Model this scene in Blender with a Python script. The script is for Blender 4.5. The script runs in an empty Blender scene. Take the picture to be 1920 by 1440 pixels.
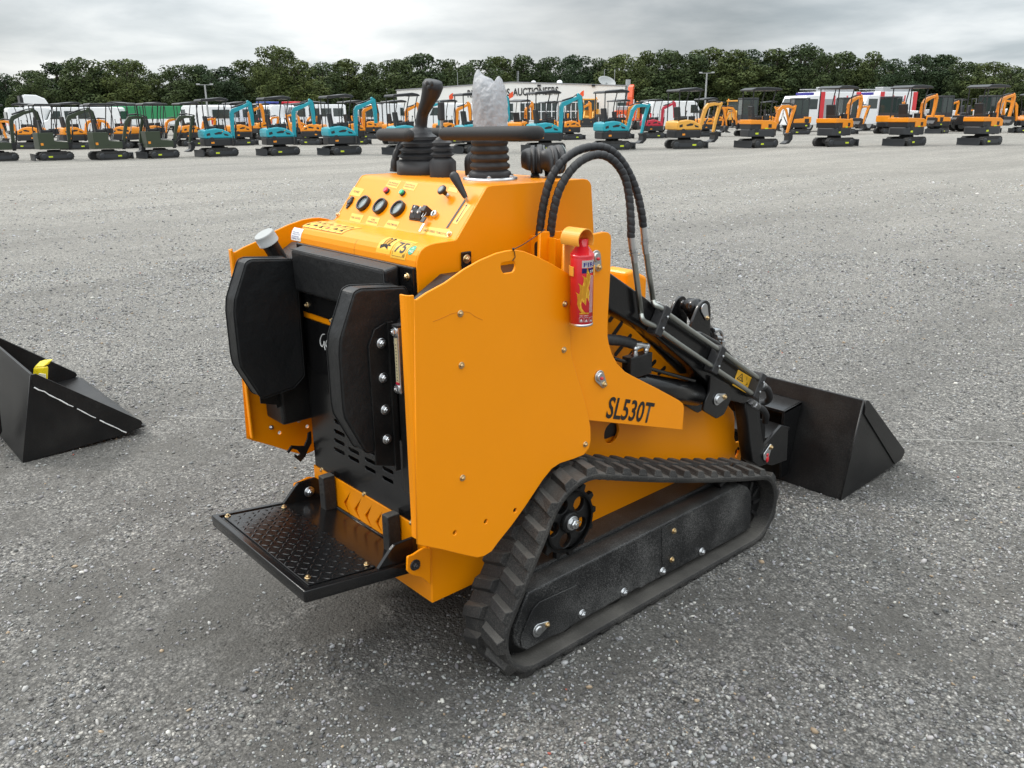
import bpy, bmesh, math, random
from mathutils import Vector as V, Matrix, Euler
rnd = random.Random(11)
S = bpy.context.scene
COL = S.collection
PI = math.pi
# ------------------------------------------------------------------ camera
F, W0, H0 = 1567.8337, 1920, 1440
YAW, PITCH, ROLL = [math.radians(a) for a in (48.58609163, 17.92909229, 0.56170523)]
CAM = V((2.104, 0.0, 1.6))
_cy, _sy, _cp, _sp = math.cos(YAW), math.sin(YAW), math.cos(PITCH), math.sin(PITCH)
FWD = V((-_sy*_cp, _cy*_cp, -_sp)); _r = V((_cy, _sy, 0)); _d = FWD.cross(_r)
RGT = _r*math.cos(ROLL) + _d*math.sin(ROLL)
DWN = -_r*math.sin(ROLL) + _d*math.cos(ROLL)
cd = bpy.data.cameras.new('camera'); cam = bpy.data.objects.new('camera', cd); COL.objects.link(cam)
cd.sensor_fit = 'HORIZONTAL'; cd.sensor_width = 36; cd.lens = 36*F/W0; cd.clip_start = .05; cd.clip_end = 3000
cam.matrix_world = Matrix(((RGT.x, -DWN.x, -FWD.x, CAM.x), (RGT.y, -DWN.y, -FWD.y, CAM.y), (RGT.z, -DWN.z, -FWD.z, CAM.z), (0, 0, 0, 1)))
S.camera = cam
def ray(x, y): return RGT*((x-960)/F) + DWN*((y-720)/F) + FWD
def px(x, y, ax, v):            # a measured point of the photo on a plane of known position
    d = ray(x, y); i = 'xyz'.index(ax)
    return CAM + d*((v-CAM[i])/d[i])
def pxp(x, y, P, N):
    d = ray(x, y); return CAM + d*((P-CAM).dot(N)/d.dot(N))
def yz(pts, x): return [(p.y, p.z) for p in (px(a, b, 'x', x) for a, b in pts)]
def xz(pts, y): return [(p.x, p.z) for p in (px(a, b, 'y', y) for a, b in pts)]
# ------------------------------------------------------------------ materials
MT = {}
def mat(name, col, rough=.5, metal=0., var=0., vscale=20., bump=0., bscale=200., coat=0., spec=.5, dust=0., dcol=(.2,.19,.17), up=0., trans=0., alpha=1., emis=0, bdist=.004):
    if name in MT: return MT[name]
    m = bpy.data.materials.new(name); m.use_nodes = True; nt = m.node_tree; N = nt.nodes; L = nt.links
    b = N['Principled BSDF']; b.inputs['Base Color'].default_value = (*col, 1); b.inputs['Roughness'].default_value = rough
    b.inputs['Metallic'].default_value = metal; b.inputs['Coat Weight'].default_value = coat; b.inputs['Coat Roughness'].default_value = .08
    b.inputs['Specular IOR Level'].default_value = spec; b.inputs['Transmission Weight'].default_value = trans; b.inputs['Alpha'].default_value = alpha
    if emis: b.inputs['Emission Color'].default_value = (*col, 1); b.inputs['Emission Strength'].default_value = emis
    tc = N.new('ShaderNodeTexCoord'); last = None
    if var or dust:
        n = N.new('ShaderNodeTexNoise'); n.inputs['Scale'].default_value = vscale; n.inputs['Detail'].default_value = 6; n.inputs['Roughness'].default_value = .65
        L.new(tc.outputs['Object'], n.inputs['Vector'])
        mx = N.new('ShaderNodeMix'); mx.data_type = 'RGBA'
        mx.inputs['A'].default_value = (*[c*(1-var) for c in col], 1); mx.inputs['B'].default_value = (*[min(1, c*(1+var)) for c in col], 1)
        L.new(n.outputs['Fac'], mx.inputs['Factor']); last = mx.outputs['Result']
        if dust:
            n2 = N.new('ShaderNodeTexNoise'); n2.inputs['Scale'].default_value = 260; n2.inputs['Detail'].default_value = 3; n2.inputs['Roughness'].default_value = .8
            L.new(tc.outputs['Object'], n2.inputs['Vector'])
            n3 = N.new('ShaderNodeTexNoise'); n3.inputs['Scale'].default_value = 6; n3.inputs['Detail'].default_value = 5
            L.new(tc.outputs['Object'], n3.inputs['Vector'])
            ad = N.new('ShaderNodeMath'); ad.operation = 'MULTIPLY_ADD'; L.new(n3.outputs['Fac'], ad.inputs[0]); ad.inputs[1].default_value = .5; L.new(n2.outputs['Fac'], ad.inputs[2])
            cr = N.new('ShaderNodeMapRange'); cr.inputs['From Min'].default_value = .72; cr.inputs['From Max'].default_value = .95
            cr.inputs['To Max'].default_value = dust; L.new(ad.outputs[0], cr.inputs['Value'])
            m2 = N.new('ShaderNodeMix'); m2.data_type = 'RGBA'; L.new(cr.outputs['Result'], m2.inputs['Factor'])
            L.new(last, m2.inputs['A']); m2.inputs['B'].default_value = (*dcol, 1); last = m2.outputs['Result']
            if up:      # dust that has settled on the upward faces
                ge = N.new('ShaderNodeNewGeometry'); sx = N.new('ShaderNodeSeparateXYZ'); L.new(ge.outputs['True Normal'], sx.inputs[0])
                ur = N.new('ShaderNodeMapRange'); L.new(sx.outputs['Z'], ur.inputs['Value']); ur.inputs['From Min'].default_value = .55; ur.inputs['From Max'].default_value = .95; ur.inputs['To Max'].default_value = up
                um = N.new('ShaderNodeMath'); um.operation = 'MULTIPLY'; L.new(ur.outputs[0], um.inputs[0]); L.new(n3.outputs['Fac'], um.inputs[1])
                m3 = N.new('ShaderNodeMix'); m3.data_type = 'RGBA'; L.new(um.outputs[0], m3.inputs['Factor']); L.new(last, m3.inputs['A']); m3.inputs['B'].default_value = (*dcol, 1); last = m3.outputs['Result']
            mr = N.new('ShaderNodeMapRange'); L.new(cr.outputs['Result'], mr.inputs['Value']); mr.inputs['To Min'].default_value = rough; mr.inputs['To Max'].default_value = .95
            L.new(mr.outputs['Result'], b.inputs['Roughness'])
        L.new(last, b.inputs['Base Color'])
    if bump:
        n = N.new('ShaderNodeTexNoise'); n.inputs['Scale'].default_value = bscale; n.inputs['Detail'].default_value = 4
        L.new(tc.outputs['Object'], n.inputs['Vector'])
        bp = N.new('ShaderNodeBump'); bp.inputs['Strength'].default_value = bump; bp.inputs['Distance'].default_value = bdist
        L.new(n.outputs['Fac'], bp.inputs['Height']); L.new(bp.outputs['Normal'], b.inputs['Normal'])
    MT[name] = m; return m
YEL = mat('orange_yellow_paint', (.93, .300, .0004), .38, var=.03, vscale=7, bump=.05, bscale=420, coat=.08, spec=.28)
BLK = mat('black_gloss_paint', (.006, .006, .0065), .2, var=.2, vscale=9, bump=.06, bscale=300, coat=.15, spec=.4, dust=.04)
BLKM = mat('black_satin_paint', (.0075, .0075, .008), .36, var=.25, vscale=12, bump=.1, bscale=350, spec=.35, dust=.10)
DUSTY = mat('dusty_black_paint', (.0085, .0088, .0095), .42, var=.3, vscale=14, bump=.15, bscale=300, spec=.35, dust=.62, up=.35, dcol=(.22,.215,.205))
RUB = mat('track_rubber', (.020, .0195, .0195), .6, spec=.35, var=.3, vscale=16, bump=.35, bscale=160, dust=.42, dcol=(.17,.158,.14), up=.75)
PLA = mat('black_plastic', (.022, .022, .0235), .48, var=.1, vscale=30, bump=.12, bscale=500)
FOAM = mat('handle_foam', (.019, .0188, .019), .7, bump=.2, bscale=900)
LEA = mat('black_leather', (.0085, .009, .0098), .42, var=.2, vscale=9, bump=.6, bscale=16, spec=.4, dust=.04, bdist=.010)
ZINC = mat('zinc_steel', (.62, .63, .64), .28, 1., var=.12, vscale=60)
BRASS = mat('yellow_zinc', (.62, .47, .27), .3, 1., var=.15, vscale=80)
STEEL = mat('pipe_steel', (.40, .41, .38), .34, 1., var=.12, vscale=40)
ALU = mat('aluminium', (.72, .72, .72), .35, 1., var=.05)
STICK = mat('yellow_sticker', (.86, .47, .035), .4, var=.04)
INK = mat('black_ink', (.012, .011, .010), .5)
WHT = mat('white_paint', (.78, .78, .77), .45, var=.04)
CREAM = mat('cream_plastic', (.62, .54, .33), .4)
RED = mat('red_paint', (.62, .012, .022), .3, coat=.4)
REDB = mat('red_button', (.62, .02, .06), .3, coat=.3)
GRNB = mat('green_button', (.01, .42, .20), .3, coat=.3)
GRNS = mat('green_sticker', (.02, .32, .16), .4)
BLUE = mat('blue_ink', (.035, .03, .22), .4)
GLS = mat('gauge_glass', (.23, .27, .27), .12, coat=.6)
TAN = mat('tan_strap', (.80, .36, .045), .45, var=.05)
GREY = mat('grey_cap', (.34, .35, .345), .6, bump=.2, bscale=200, var=.06)
CUT = mat('worn_steel', (.34, .34, .35), .33, .8, var=.2, vscale=25, dust=.2)
# ------------------------------------------------------------------ mesh builder
class MB:
    def __init__(s): s.v = []; s.f = []; s.sm = []
    def add(s, vs, fs, sm=False):
        o = len(s.v); s.v += [tuple(p) for p in vs]; s.f += [[i+o for i in f] for f in fs]; s.sm += [sm]*len(fs); return s
    def box(s, c, d, R=None):
        vs = [V((x*d[0]/2, y*d[1]/2, z*d[2]/2)) for x in (-1, 1) for y in (-1, 1) for z in (-1, 1)]
        if R: vs = [R @ p for p in vs]
        vs = [p + V(c) for p in vs]
        return s.add(vs, [(0,1,3,2),(4,6,7,5),(0,4,5,1),(2,3,7,6),(0,2,6,4),(1,5,7,3)])
    def bb(s, a, b): return s.box([(a[i]+b[i])/2 for i in range(3)], [abs(b[i]-a[i]) for i in range(3)])
    def prism(s, pts, vec):
        pts = [V(p) for p in pts]; vec = V(vec); n = len(pts)
        nr = V((0,0,0))
        for i in range(n): nr += (pts[i]-pts[0]).cross(pts[(i+1) % n]-pts[0])
        if nr.dot(vec) > 0: pts.reverse()
        vs = pts + [p+vec for p in pts]
        return s.add(vs, [list(range(n)), list(range(2*n-1, n-1, -1))] + [(i, i+n, (i+1) % n+n, (i+1) % n) for i in range(n)])
    def prism_x(s, yzp, x0, x1): return s.prism([(x0, a, b) for a, b in yzp], (x1-x0, 0, 0))
    def tube(s, path, r, n=10, cap=True, spiral=None, sx=1.0):
        P = [V(p) for p in path]; m = len(P); R = r if isinstance(r, (list, tuple)) else [r]*m
        T = [(P[min(i+1, m-1)]-P[max(i-1, 0)]).normalized() for i in range(m)]
        u = T[0].orthogonal().normalized(); vs = []; L = 0
        for i in range(m):
            if i: u = (u - T[i]*u.dot(T[i])).normalized(); L += (P[i]-P[i-1]).length
            w = T[i].cross(u)
            for k in range(n):
                a = 2*PI*k/n; rr = R[i]
                if spiral:
                    f = (L/spiral + k/n) % 1; rr *= 1 + .045*math.sin(f*PI) - .14*math.exp(-((f-.5)/.5-1)**2/.02) - .14*math.exp(-((f-.5)/.5+1)**2/.02)
                vs.append(P[i] + (u*math.cos(a)*sx + w*math.sin(a))*rr)
        fs = [(i*n+k, i*n+(k+1) % n, (i+1)*n+(k+1) % n, (i+1)*n+k) for i in range(m-1) for k in range(n)]
        s.add(vs, fs, True)
        if cap: s.add(vs[:n], [list(range(n-1, -1, -1))]); s.add(vs[-n:], [list(range(n))])
        return s
    def cyl(s, a, b, r, n=16): return s.tube([a, b], r, n)
    def lathe(s, prof, o, ax=(0, 0, 1), n=20, smooth=True, sq=0, cap=True):
        o = V(o); ax = V(ax).normalized(); u = ax.orthogonal().normalized(); w = ax.cross(u); m = len(prof); vs = []
        for r, h in prof:
            for k in range(n):
                a = 2*PI*k/n; q = 1
                if sq: q = (1-sq) + sq/max(abs(math.cos(a)), abs(math.sin(a)))
                vs.append(o + ax*h + (u*math.cos(a) + w*math.sin(a))*r*q)
        s.add(vs, [(i*n+k, i*n+(k+1) % n, (i+1)*n+(k+1) % n, (i+1)*n+k) for i in range(m-1) for k in range(n)], smooth)
        if cap: s.add(vs[:n], [list(range(n-1, -1, -1))]); s.add(vs[-n:], [list(range(n))])
        return s
    def ball(s, c, r, n=10):
        prof = [(max(1e-4, math.sin(PI*i/n)), -math.cos(PI*i/n)) for i in range(n+1)]
        r = r if isinstance(r, (tuple, list)) else (r, r, r); k = len(s.v)
        s.lathe(prof, (0, 0, 0), n=n*2)
        for i in range(k, len(s.v)): p = s.v[i]; s.v[i] = (c[0]+p[0]*r[0], c[1]+p[1]*r[1], c[2]+p[2]*r[2])
        return s
    def mesh(s, name):
        me = bpy.data.meshes.new(name); me.from_pydata(s.v, [], s.f); me.polygons.foreach_set('use_smooth', s.sm); me.update(); return me
    def build(s, name, m, parent=None, bev=0, seg=2): return link(name, s.mesh(name), m, parent, bev, seg)
def origin(o):
    while o.parent: o = o.parent
    return o.location
def link(name, me, m, parent=None, bev=0, seg=2):
    if m and not me.materials: me.materials.append(m)
    o = bpy.data.objects.new(name, me); COL.objects.link(o)
    if parent:
        me.transform(Matrix.Translation(-origin(parent))); o.parent = parent
    if bev:
        b = o.modifiers.new('bevel', 'BEVEL'); b.width = bev; b.segments = seg; b.limit_method = 'ANGLE'; b.angle_limit = math.radians(35); b.harden_normals = False
    return o
def root(name, loc, label, cat, group=None, rz=0):
    o = bpy.data.objects.new(name, None); COL.objects.link(o); o.location = loc; o.rotation_euler = (0, 0, rz); o.empty_display_size = .1
    o['label'] = label; o['category'] = cat
    if group: o['group'] = group
    return o
def tag(o, label, cat, group=None):
    o['label'] = label; o['category'] = cat
    if group: o['group'] = group
    return o
def kids(o): return list(o.children)
def copy_tree(o, parent=None):
    c = o.copy(); COL.objects.link(c); c.parent = parent
    for k in kids(o): copy_tree(k, c)
    return c
# flat plates with holes, from filled curves
def fill2d(splines, th, bev=0.):
    cu = bpy.data.curves.new('outline', 'CURVE'); cu.dimensions = '2D'; cu.fill_mode = 'BOTH'
    bev = min(bev, th*.45); cu.extrude = th/2-bev; cu.bevel_depth = bev; cu.bevel_resolution = 1; cu.offset = -bev
    for sp in splines:
        q = cu.splines.new('POLY'); q.points.add(len(sp)-1)
        for i, p in enumerate(sp): q.points[i].co = (p[0], p[1], 0, 1)
        q.use_cyclic_u = True
    ob = bpy.data.objects.new('outline', cu); me = bpy.data.meshes.new_from_object(ob)
    bpy.data.objects.remove(ob); bpy.data.curves.remove(cu); me.materials.clear(); return me
def circ(c, r, n=18, ry=None): ry = ry or r; return [(c[0]+r*math.cos(2*PI*i/n), c[1]+ry*math.sin(2*PI*i/n)) for i in range(n)]
def slot(a, b, r, n=7):
    a = V((a[0], a[1])); b = V((b[0], b[1])); t = math.atan2((b-a).y, (b-a).x)
    return [(a.x+r*math.cos(t+PI/2+PI*i/n), a.y+r*math.sin(t+PI/2+PI*i/n)) for i in range(n+1)] + [(b.x+r*math.cos(t-PI/2+PI*i/n), b.y+r*math.sin(t-PI/2+PI*i/n)) for i in range(n+1)]
def round_poly(p, r, n=4):
    out = []; m = len(p)
    for i in range(m):
        a, b, c = V(p[i-1]), V(p[i]), V(p[(i+1) % m]); u = (a-b); w = (c-b); k = min(r, u.length*.45, w.length*.45)
        s, e = b+u.normalized()*k, b+w.normalized()*k
        for j in range(n+1): t = j/n; out.append(tuple(s*(1-t)**2 + b*2*t*(1-t) + e*t*t))
    return out
AX = {'x': Matrix(((0,0,1,0),(1,0,0,0),(0,1,0,0),(0,0,0,1))), 'y': Matrix(((1,0,0,0),(0,0,-1,0),(0,1,0,0),(0,0,0,1))), 'z': Matrix.Identity(4)}
def plate(name, ax, v0, v1, outline, m, parent, holes=(), bev=.0015):
    """plate normal to ax between v0 and v1"""
    me = fill2d([outline]+list(holes), abs(v1-v0), bev); M = AX[ax].copy(); c = (v0+v1)/2
    M.translation = {'x': (c,0,0), 'y': (0,c,0), 'z': (0,0,c)}[ax]; me.transform(M); return link(name, me, m, parent)
def text_mesh(s, bold=0., th=.0):
    cu = bpy.data.curves.new('text', 'FONT'); cu.body = s; cu.offset = bold; cu.extrude = 0; cu.resolution_u = 3; cu.fill_mode = 'FRONT'
    cu.align_x = 'CENTER'
    ob = bpy.data.objects.new('text', cu); me = bpy.data.meshes.new_from_object(ob); bpy.data.objects.remove(ob); bpy.data.curves.remove(cu); me.materials.clear()
    return me
def text_fit(name, s, P0, RV, UV, m, parent, bold=0., lift=.0006):
    me = text_mesh(s, bold); xs = [v.co.x for v in me.vertices]; ys = [v.co.y for v in me.vertices]
    x0, x1, y0, y1 = min(xs), max(xs), min(ys), max(ys); P0, RV, UV = V(P0), V(RV), V(UV); N = RV.cross(UV).normalized()
    for v in me.vertices: v.co = P0 + RV*((v.co.x-x0)/(x1-x0)) + UV*((v.co.y-y0)/(y1-y0)) + N*lift
    return link(name, me, m, parent)
_boltm = {}
def bolt(p, nrm, r, m, parent, name='bolt', washer=True):
    k = (round(r*1e4), m.name)
    if k not in _boltm:
        b = MB()
        if washer: b.lathe([(r*1.45, 0), (r*1.45, r*.28), (r*1.3, r*.34)], (0,0,0), n=16)
        b.lathe([(r*1.0, r*.3), (r*1.0, r*.95), (r*.82, r*1.12), (r*.4, r*1.12)], (0,0,0), n=6, smooth=False)
        b.lathe([(r*.5, r*1.12), (r*.5, r*1.3), (r*.4, r*1.4)], (0,0,0), n=10)
        _boltm[k] = b.mesh('bolt'); _boltm[k].materials.append(m)
    o = bpy.data.objects.new(name, _boltm[k]); COL.objects.link(o); o.parent = parent
    o.rotation_euler = V(nrm).to_track_quat('Z', 'Y').to_euler(); o.location = V(p) - origin(parent); return o
def smooth_path(pts, n=8):
    P = [V(p) for p in pts]; out = []
    for i in range(len(P)-1):
        a, b, c, d = P[max(i-1, 0)], P[i], P[i+1], P[min(i+2, len(P)-1)]
        for j in range(n):
            t = j/n; out.append(.5*((2*b)+(c-a)*t+(2*a-5*b+4*c-d)*t*t+(3*b-a-3*c+d)*t**3))
    return out+[P[-1]]
# ================================================================== THE LOADER
LD = root('compact_track_loader', (0, 1.9, 0), 'orange-yellow stand-on compact track loader with black bucket, parked in the gravel foreground', 'loader')
HW, PX = .319, .504
# --- side panels
sp_px = [(776,561),(781,562),(800,549),(835,530),(870,505),(900,488),(930,475),(950,470),(966,468.5),(982,471),(1005,480),(1030,492),(1055,506),(1073,516),(1072,560),(1070,620),(1070,652),(1075,680),(1088,722),(1100,765),(1107.5,800),(1108,826),(1105,840),(1095,853),(1075,861),(1050,869),(1035,879),(1018,900),(985,950),(960,985),(936,1015),(922,1034),(908,1043),(895,1046),(870,1041),(830,1031),(795,1024),(783,1021)]
SPO = yz(sp_px, PX)
SLOT = round_poly(yz([(940,493),(965,489),(967,500),(963,510),(944,513),(939,503)], PX), .006)
SHOLES = [SLOT] + [circ(yz([c], PX)[0], .0065, 12) for c in ((853,999),(911,978),(966,957))]
for sg in (1, -1):
    pl = plate('side_panel', 'x', sg*PX, sg*(PX-.007), SPO, YEL, LD, SHOLES, .002)
    z0, z1 = .556, 1.196; y0 = SPO[0][0]+.001
    arc = [(PX, y0), (PX-.0025, y0-.0095), (PX-.009, y0-.0155), (PX-.018, y0-.018), (PX-.034, y0-.0185), (PX-.034, y0-.0125), (PX-.018, y0-.012), (PX-.0115, y0-.0095), (PX-.008, y0-.0055), (PX-.0068, y0)]
    b = MB(); b.prism([(sg*x, y, z0) for x, y in arc], (0, 0, z1-z0)); b.build('rear_flange', YEL, pl, .0012)
    for c in ((863,588),(865,685),(867,896),(1059,570),(1057,656),(1097,833)):
        q = px(*c, 'x', PX); bolt((sg*PX, q.y, q.z), (sg, 0, 0), .0062, BRASS, pl)
# --- console
prof = [(1.249,1.1),(1.248,1.219),(1.249,1.236),(1.254,1.25),(1.263,1.262),(1.276,1.270),(1.292,1.2745),(1.310,1.2765),(1.374,1.2775),(1.380,1.279),(1.385,1.283),(1.486,1.4045),(1.490,1.4085),(1.497,1.4115),(1.510,1.413),(1.868,1.4105),(1.886,1.407),(1.897,1.399),(1.903,1.388),(1.915,1.257),(1.925,.98),(1.249,.98)]
front = [(1.255,1.215)] ; shell = prof[1:19] + [(1.915,1.257),(1.925,.98),(1.262,.98),(1.262,1.219)]
CON = MB().prism_x(shell, -HW+.006, HW-.006).build('console', YEL, LD, .0016)
for sg in (1, -1):
    plate('console_cheek', 'x', sg*(HW+.001), sg*(HW-.0055), [(a+(.002 if i > 18 else 0), b+(.0012 if 1 <= i <= 18 else 0)) for i, (a, b) in enumerate(prof)], YEL, CON, (), .002)
PP, PN = V((0, 1.385, 1.283)), V((0, -(1.4045-1.283), 1.486-1.385)).normalized()
PU, PR = V((0, 1.486-1.385, 1.4045-1.283)).normalized(), V((1, 0, 0))
def pn(x, y, h=0): return pxp(x, y, PP, PN) + PN*h
for c in ((634,403.5),(843,439.6)): bolt(pn(*c), PN, .0062, BRASS, CON, 'screw')
for c in ((683.8,383.3),(715,388.5),(748.3,393.3)):
    o = pn(*c)
    g = MB().lathe([(.0255,0),(.0265,.001),(.0265,.0115),(.0255,.0135),(.0215,.0135),(.0205,.0115),(.0205,.005)], o, PN, 32).build('gauge', PLA, CON)
    f = MB().lathe([(.0203,.0052),(.0203,.0072)], o, PN, 28).build('gauge_face', GLS, g)
    d = MB()
    for k in range(11):
        a = math.radians(-30+24*k); q = PR*math.cos(a)+PU*math.sin(a); w = PN.cross(q)
        s = o+PN*.0077+q*.0165; d.add([s-w*.0004, s+w*.0004, s+w*.0004+q*.0025, s-w*.0004+q*.0025], [(0,1,2,3)])
    q = (PR*.5+PU*.8).normalized(); w = PN.cross(q); s = o+PN*.0077; d.add([s-w*.0007, s+w*.0007, s+q*.014], [(0,1,2)])
    d.build('dial_marks', WHT, g)
for c, m in (((726.5,359),REDB),((756,363),GRNB)):
    o = pn(*c); k = MB().lathe([(.0098,0),(.0098,.006),(.0088,.0065)], o, PN, 20).build('indicator_bezel', PLA, CON)
    MB().lathe([(.0088,.006),(.0088,.011),(.0078,.012)], o, PN, 20).build('indicator_lamp', m, k)
def onp(o, u, v, h=0): return o + PR*u + PU*v + PN*h
def pbox(mb, o, u0, u1, v0, v1, h0, h1): return mb.prism([onp(o,u0,v0,h0), onp(o,u1,v0,h0), onp(o,u1,v1,h0), onp(o,u0,v1,h0)], PN*(h1-h0))
o = pn(657.5,380); b = MB(); pbox(b, o, -.008, .008, -.016, .012, 0, .006); b.lathe([(.011,0),(.011,.007),(.009,.009)], o, PN, 16); pbox(b, o, -.006, .006, .010, .020, 0, .008); pbox(b, o, -.004, .004, -.024, -.014, 0, .005)
b.build('charging_socket', PLA, CON, .0015)
o = pn(786,402); b = MB(); pbox(b, o, -.030, .030, -.022, .022, 0, .004); rs = b.build('switch_panel', PLA, CON, .0012)
for i in (-1, 1):
    b = MB(); b.prism([onp(o,i*.0145-.0135,-.019,.004), onp(o,i*.0145-.0135,-.019,.0075), onp(o,i*.0145-.0135,-.002,.013 if i < 0 else .016), onp(o,i*.0145-.0135,.019,.018 if i < 0 else .013), onp(o,i*.0145-.0135,.019,.004)], PR*.027)
    r_ = b.build('rocker_switch', PLA, rs, .001)
    b = MB(); h = .0172
    for v in (-.006, .010): pbox(b, o, i*.0145-.0015, i*.0145+.0015, v, v+.006, .0145, h+.0012)
    b.build('switch_mark', WHT, r_)
o = pn(817,404); ks = MB().lathe([(.0105,0),(.0105,.008),(.0095,.012),(.006,.012),(.006,.011)], o, PN, 20).build('ignition_lock', ZINC, CON)
b = MB(); pbox(b, o, -.0012, .0012, -.005, .005, .011, .0128); b.build('key_slot', INK, ks)
o2 = pn(806,400, .02); b = MB(); pbox(b, o2, -.012, .006, -.010, .010, -.02, .006); b.build('key_holder', PLA, CON, .002)
# key hanging from the lock
K = root('ignition_key', pn(799,420,.012), 'small silver key with black bow hanging from the ignition lock', 'key')
b = MB(); o = pn(800,417,.012); pbox(b, o, -.0085, .0085, -.010, .008, 0, .004); b.build('key_bow', PLA, K, .0015)
b = MB(); o = pn(797.5,430,.011); pbox(b, o, -.0038, .0038, -.016, .010, .001, .003); pbox(b, o, -.0048, .0005, -.010, .002, .001, .003); b.build('key_blade', ZINC, K)
b = MB(); o = pn(802,408,.016); b.tube([onp(o, .006*math.cos(a), .010*math.sin(a)) for a in [i*PI/8 for i in range(17)]], .0009, 6); b.build('key_ring', ZINC, K)
# pull knob
o = pn(840,367); b = MB().lathe([(.006,0),(.006,.006),(.0042,.0065),(.0042,.022),(.008,.024)], o, PN, 16); kb = b.build('choke_stem', ZINC, CON)
MB().lathe([(.0065,.010),(.007,.021),(.0125,.023),(.0145,.025),(.0145,.030),(.012,.0325)], o, PN, 22).build('choke_knob', PLA, kb)
MB().lathe([(.0085,.0326),(.0085,.0331)], o, PN, 20).build('knob_emblem', GLS, kb)
# throttle lever in its slot
a_, c_ = pn(876,370), pn(838,428); d_ = (c_-a_).normalized(); w_ = PN.cross(d_)*.0042
th = MB().add([a_-w_+PN*.0012, a_+w_+PN*.0012, c_+w_+PN*.0012, c_-w_+PN*.0012], [(0,1,2,3)]).build('throttle_slot', INK, CON)
ph = lambda x, y, h: pxp(x, y, PP+PN*h, PN)
s = pn(876,379,-.01); e1 = ph(873.5,371,.012); e2 = ph(851.5,330,.058); dd = (e2-e1).normalized()
lv = MB().tube([s, e1, e1+dd*.01], .0042, 10).build('throttle_rod', ZINC, th)
MB().tube([e1, e1+dd*.008, e1+(e2-e1)*.4, e1+(e2-e1)*.75, e2, e2+dd*.007, e2+dd*.011], [.006,.0075,.0095,.012,.0135,.011,.005], 16).build('throttle_handle', PLA, lv)
# stickers on the sloping panel
def sticker(corners, txt, m=STICK, th=.0006, nm='sticker', bold=.0):
    P = [pn(*c) for c in corners]       # tl, tr, br, bl
    st = MB().prism(P, PN*th).build(nm, m, CON)
    if txt:
        L_ = txt.split('\n'); n = len(L_); U = P[0]-P[3]; R_ = P[2]-P[3]
        for i, t in enumerate(L_):
            w = min(.84, .095*len(t)+.05); h = .62/n*.62 if n > 1 else .26
            text_fit('lettering', t, P[3]+U*(.5+(n-1-2*i)/(2*n)*.62-h/2)+R_*(.5-w/2)+PN*th, R_*w, U*h, INK, st, bold)
    return st
sticker([(664,350.5),(683.5,354.5),(674,369),(654.5,365)], 'POWER')
sticker([(660,399.5),(682.5,404),(675,418),(655,413.5)], 'FUEL GAUGE')
sticker([(692,405),(713,409),(706.5,424),(685,419.5)], 'OIL\nTEMPERATURE')
sticker([(729,412),(750,416),(742,431),(719.5,425.5)], 'VOLTMETER')
sticker([(730.5,337),(753,339.5),(744,354),(723,349)], 'OIL PRESSURE\nINDICATOR')
sticker([(762,340.5),(784.5,344),(776,358),(755,353.5)], 'ELECTRICAL\nINDICATOR')
sticker([(797,424),(818,427.5),(814,443),(789,438.5)], 'HIGH SPEED')
sticker([(818.5,427.5),(845,431),(839,449),(812.5,443)], 'THROTTLE')
sticker([(843,350.5),(860,354),(856.5,362),(840,358)], '')
st = sticker([(874,382),(884,384),(857,421),(848,418)], '', nm='arrow_sticker')
b = MB(); P = [pn(874,387,.0009), pn(858,413,.0009)]; d_ = (P[1]-P[0]).normalized(); w_ = PN.cross(d_)
for q, s in ((P[0], -1), (P[1], 1)): b.add([q+d_*s*.008, q+w_*.0045, q-w_*.0045], [(0,1,2)])
b.add([P[0]-w_*.0008, P[0]+w_*.0008, P[1]+w_*.0022, P[1]-w_*.0022], [(0,1,2,3)]); b.build('arrow_mark', INK, st)
# stickers that follow the rounded nose of the console
nose = prof[1:10]; _s = [0]
for i in range(1, len(nose)): _s.append(_s[-1]+math.dist(nose[i], nose[i-1]))
def nosept(x, s, h):
    s = max(0, min(s, _s[-1]-1e-5)); i = max(j for j in range(len(_s)-1) if _s[j] <= s); t = (s-_s[i])/(_s[i+1]-_s[i])
    a, b = V((0, *nose[i])), V((0, *nose[i+1])); d = (b-a).normalized(); p = a.lerp(b, t); n = V((0, -d.z, d.y)); return V((x, p.y, p.z)) + n*h
def nose_sheet(name, x0, x1, s0, s1, h, m, parent, n=14, ell=False):
    b = MB(); vs = []
    for i in range(n+1):
        t = i/n; s = s0+(s1-s0)*t; q = math.sqrt(max(0, 1-(2*t-1)**2)) if ell else 1; c = (x0+x1)/2; w = (x1-x0)/2*q
        vs += [nosept(c-w, s, h), nosept(c+w, s, h)]
    return b.add(vs, [(2*i, 2*i+1, 2*i+3, 2*i+2) for i in range(n)]).build(name, m, parent)
def nose_text(name, t, x0, x1, s0, s1, h, m, parent, bold=0):
    me = text_mesh(t, bold); xs = [v.co.x for v in me.vertices]; ys = [v.co.y for v in me.vertices]; a0, a1, b0, b1 = min(xs), max(xs), min(ys), max(ys)
    bm = bmesh.new(); bm.from_mesh(me)
    for k in range(1, 10): bmesh.ops.bisect_plane(bm, geom=bm.verts[:]+bm.edges[:]+bm.faces[:], plane_co=(0, b0+(b1-b0)*k/10, 0), plane_no=(0, 1, 0))
    bm.to_mesh(me); bm.free()
    for v in me.vertices: v.co = nosept(x0+(x1-x0)*(v.co.x-a0)/(a1-a0), s0+(s1-s0)*(v.co.y-b0)/(b1-b0), h)
    return link(name, me, m, parent)
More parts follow.
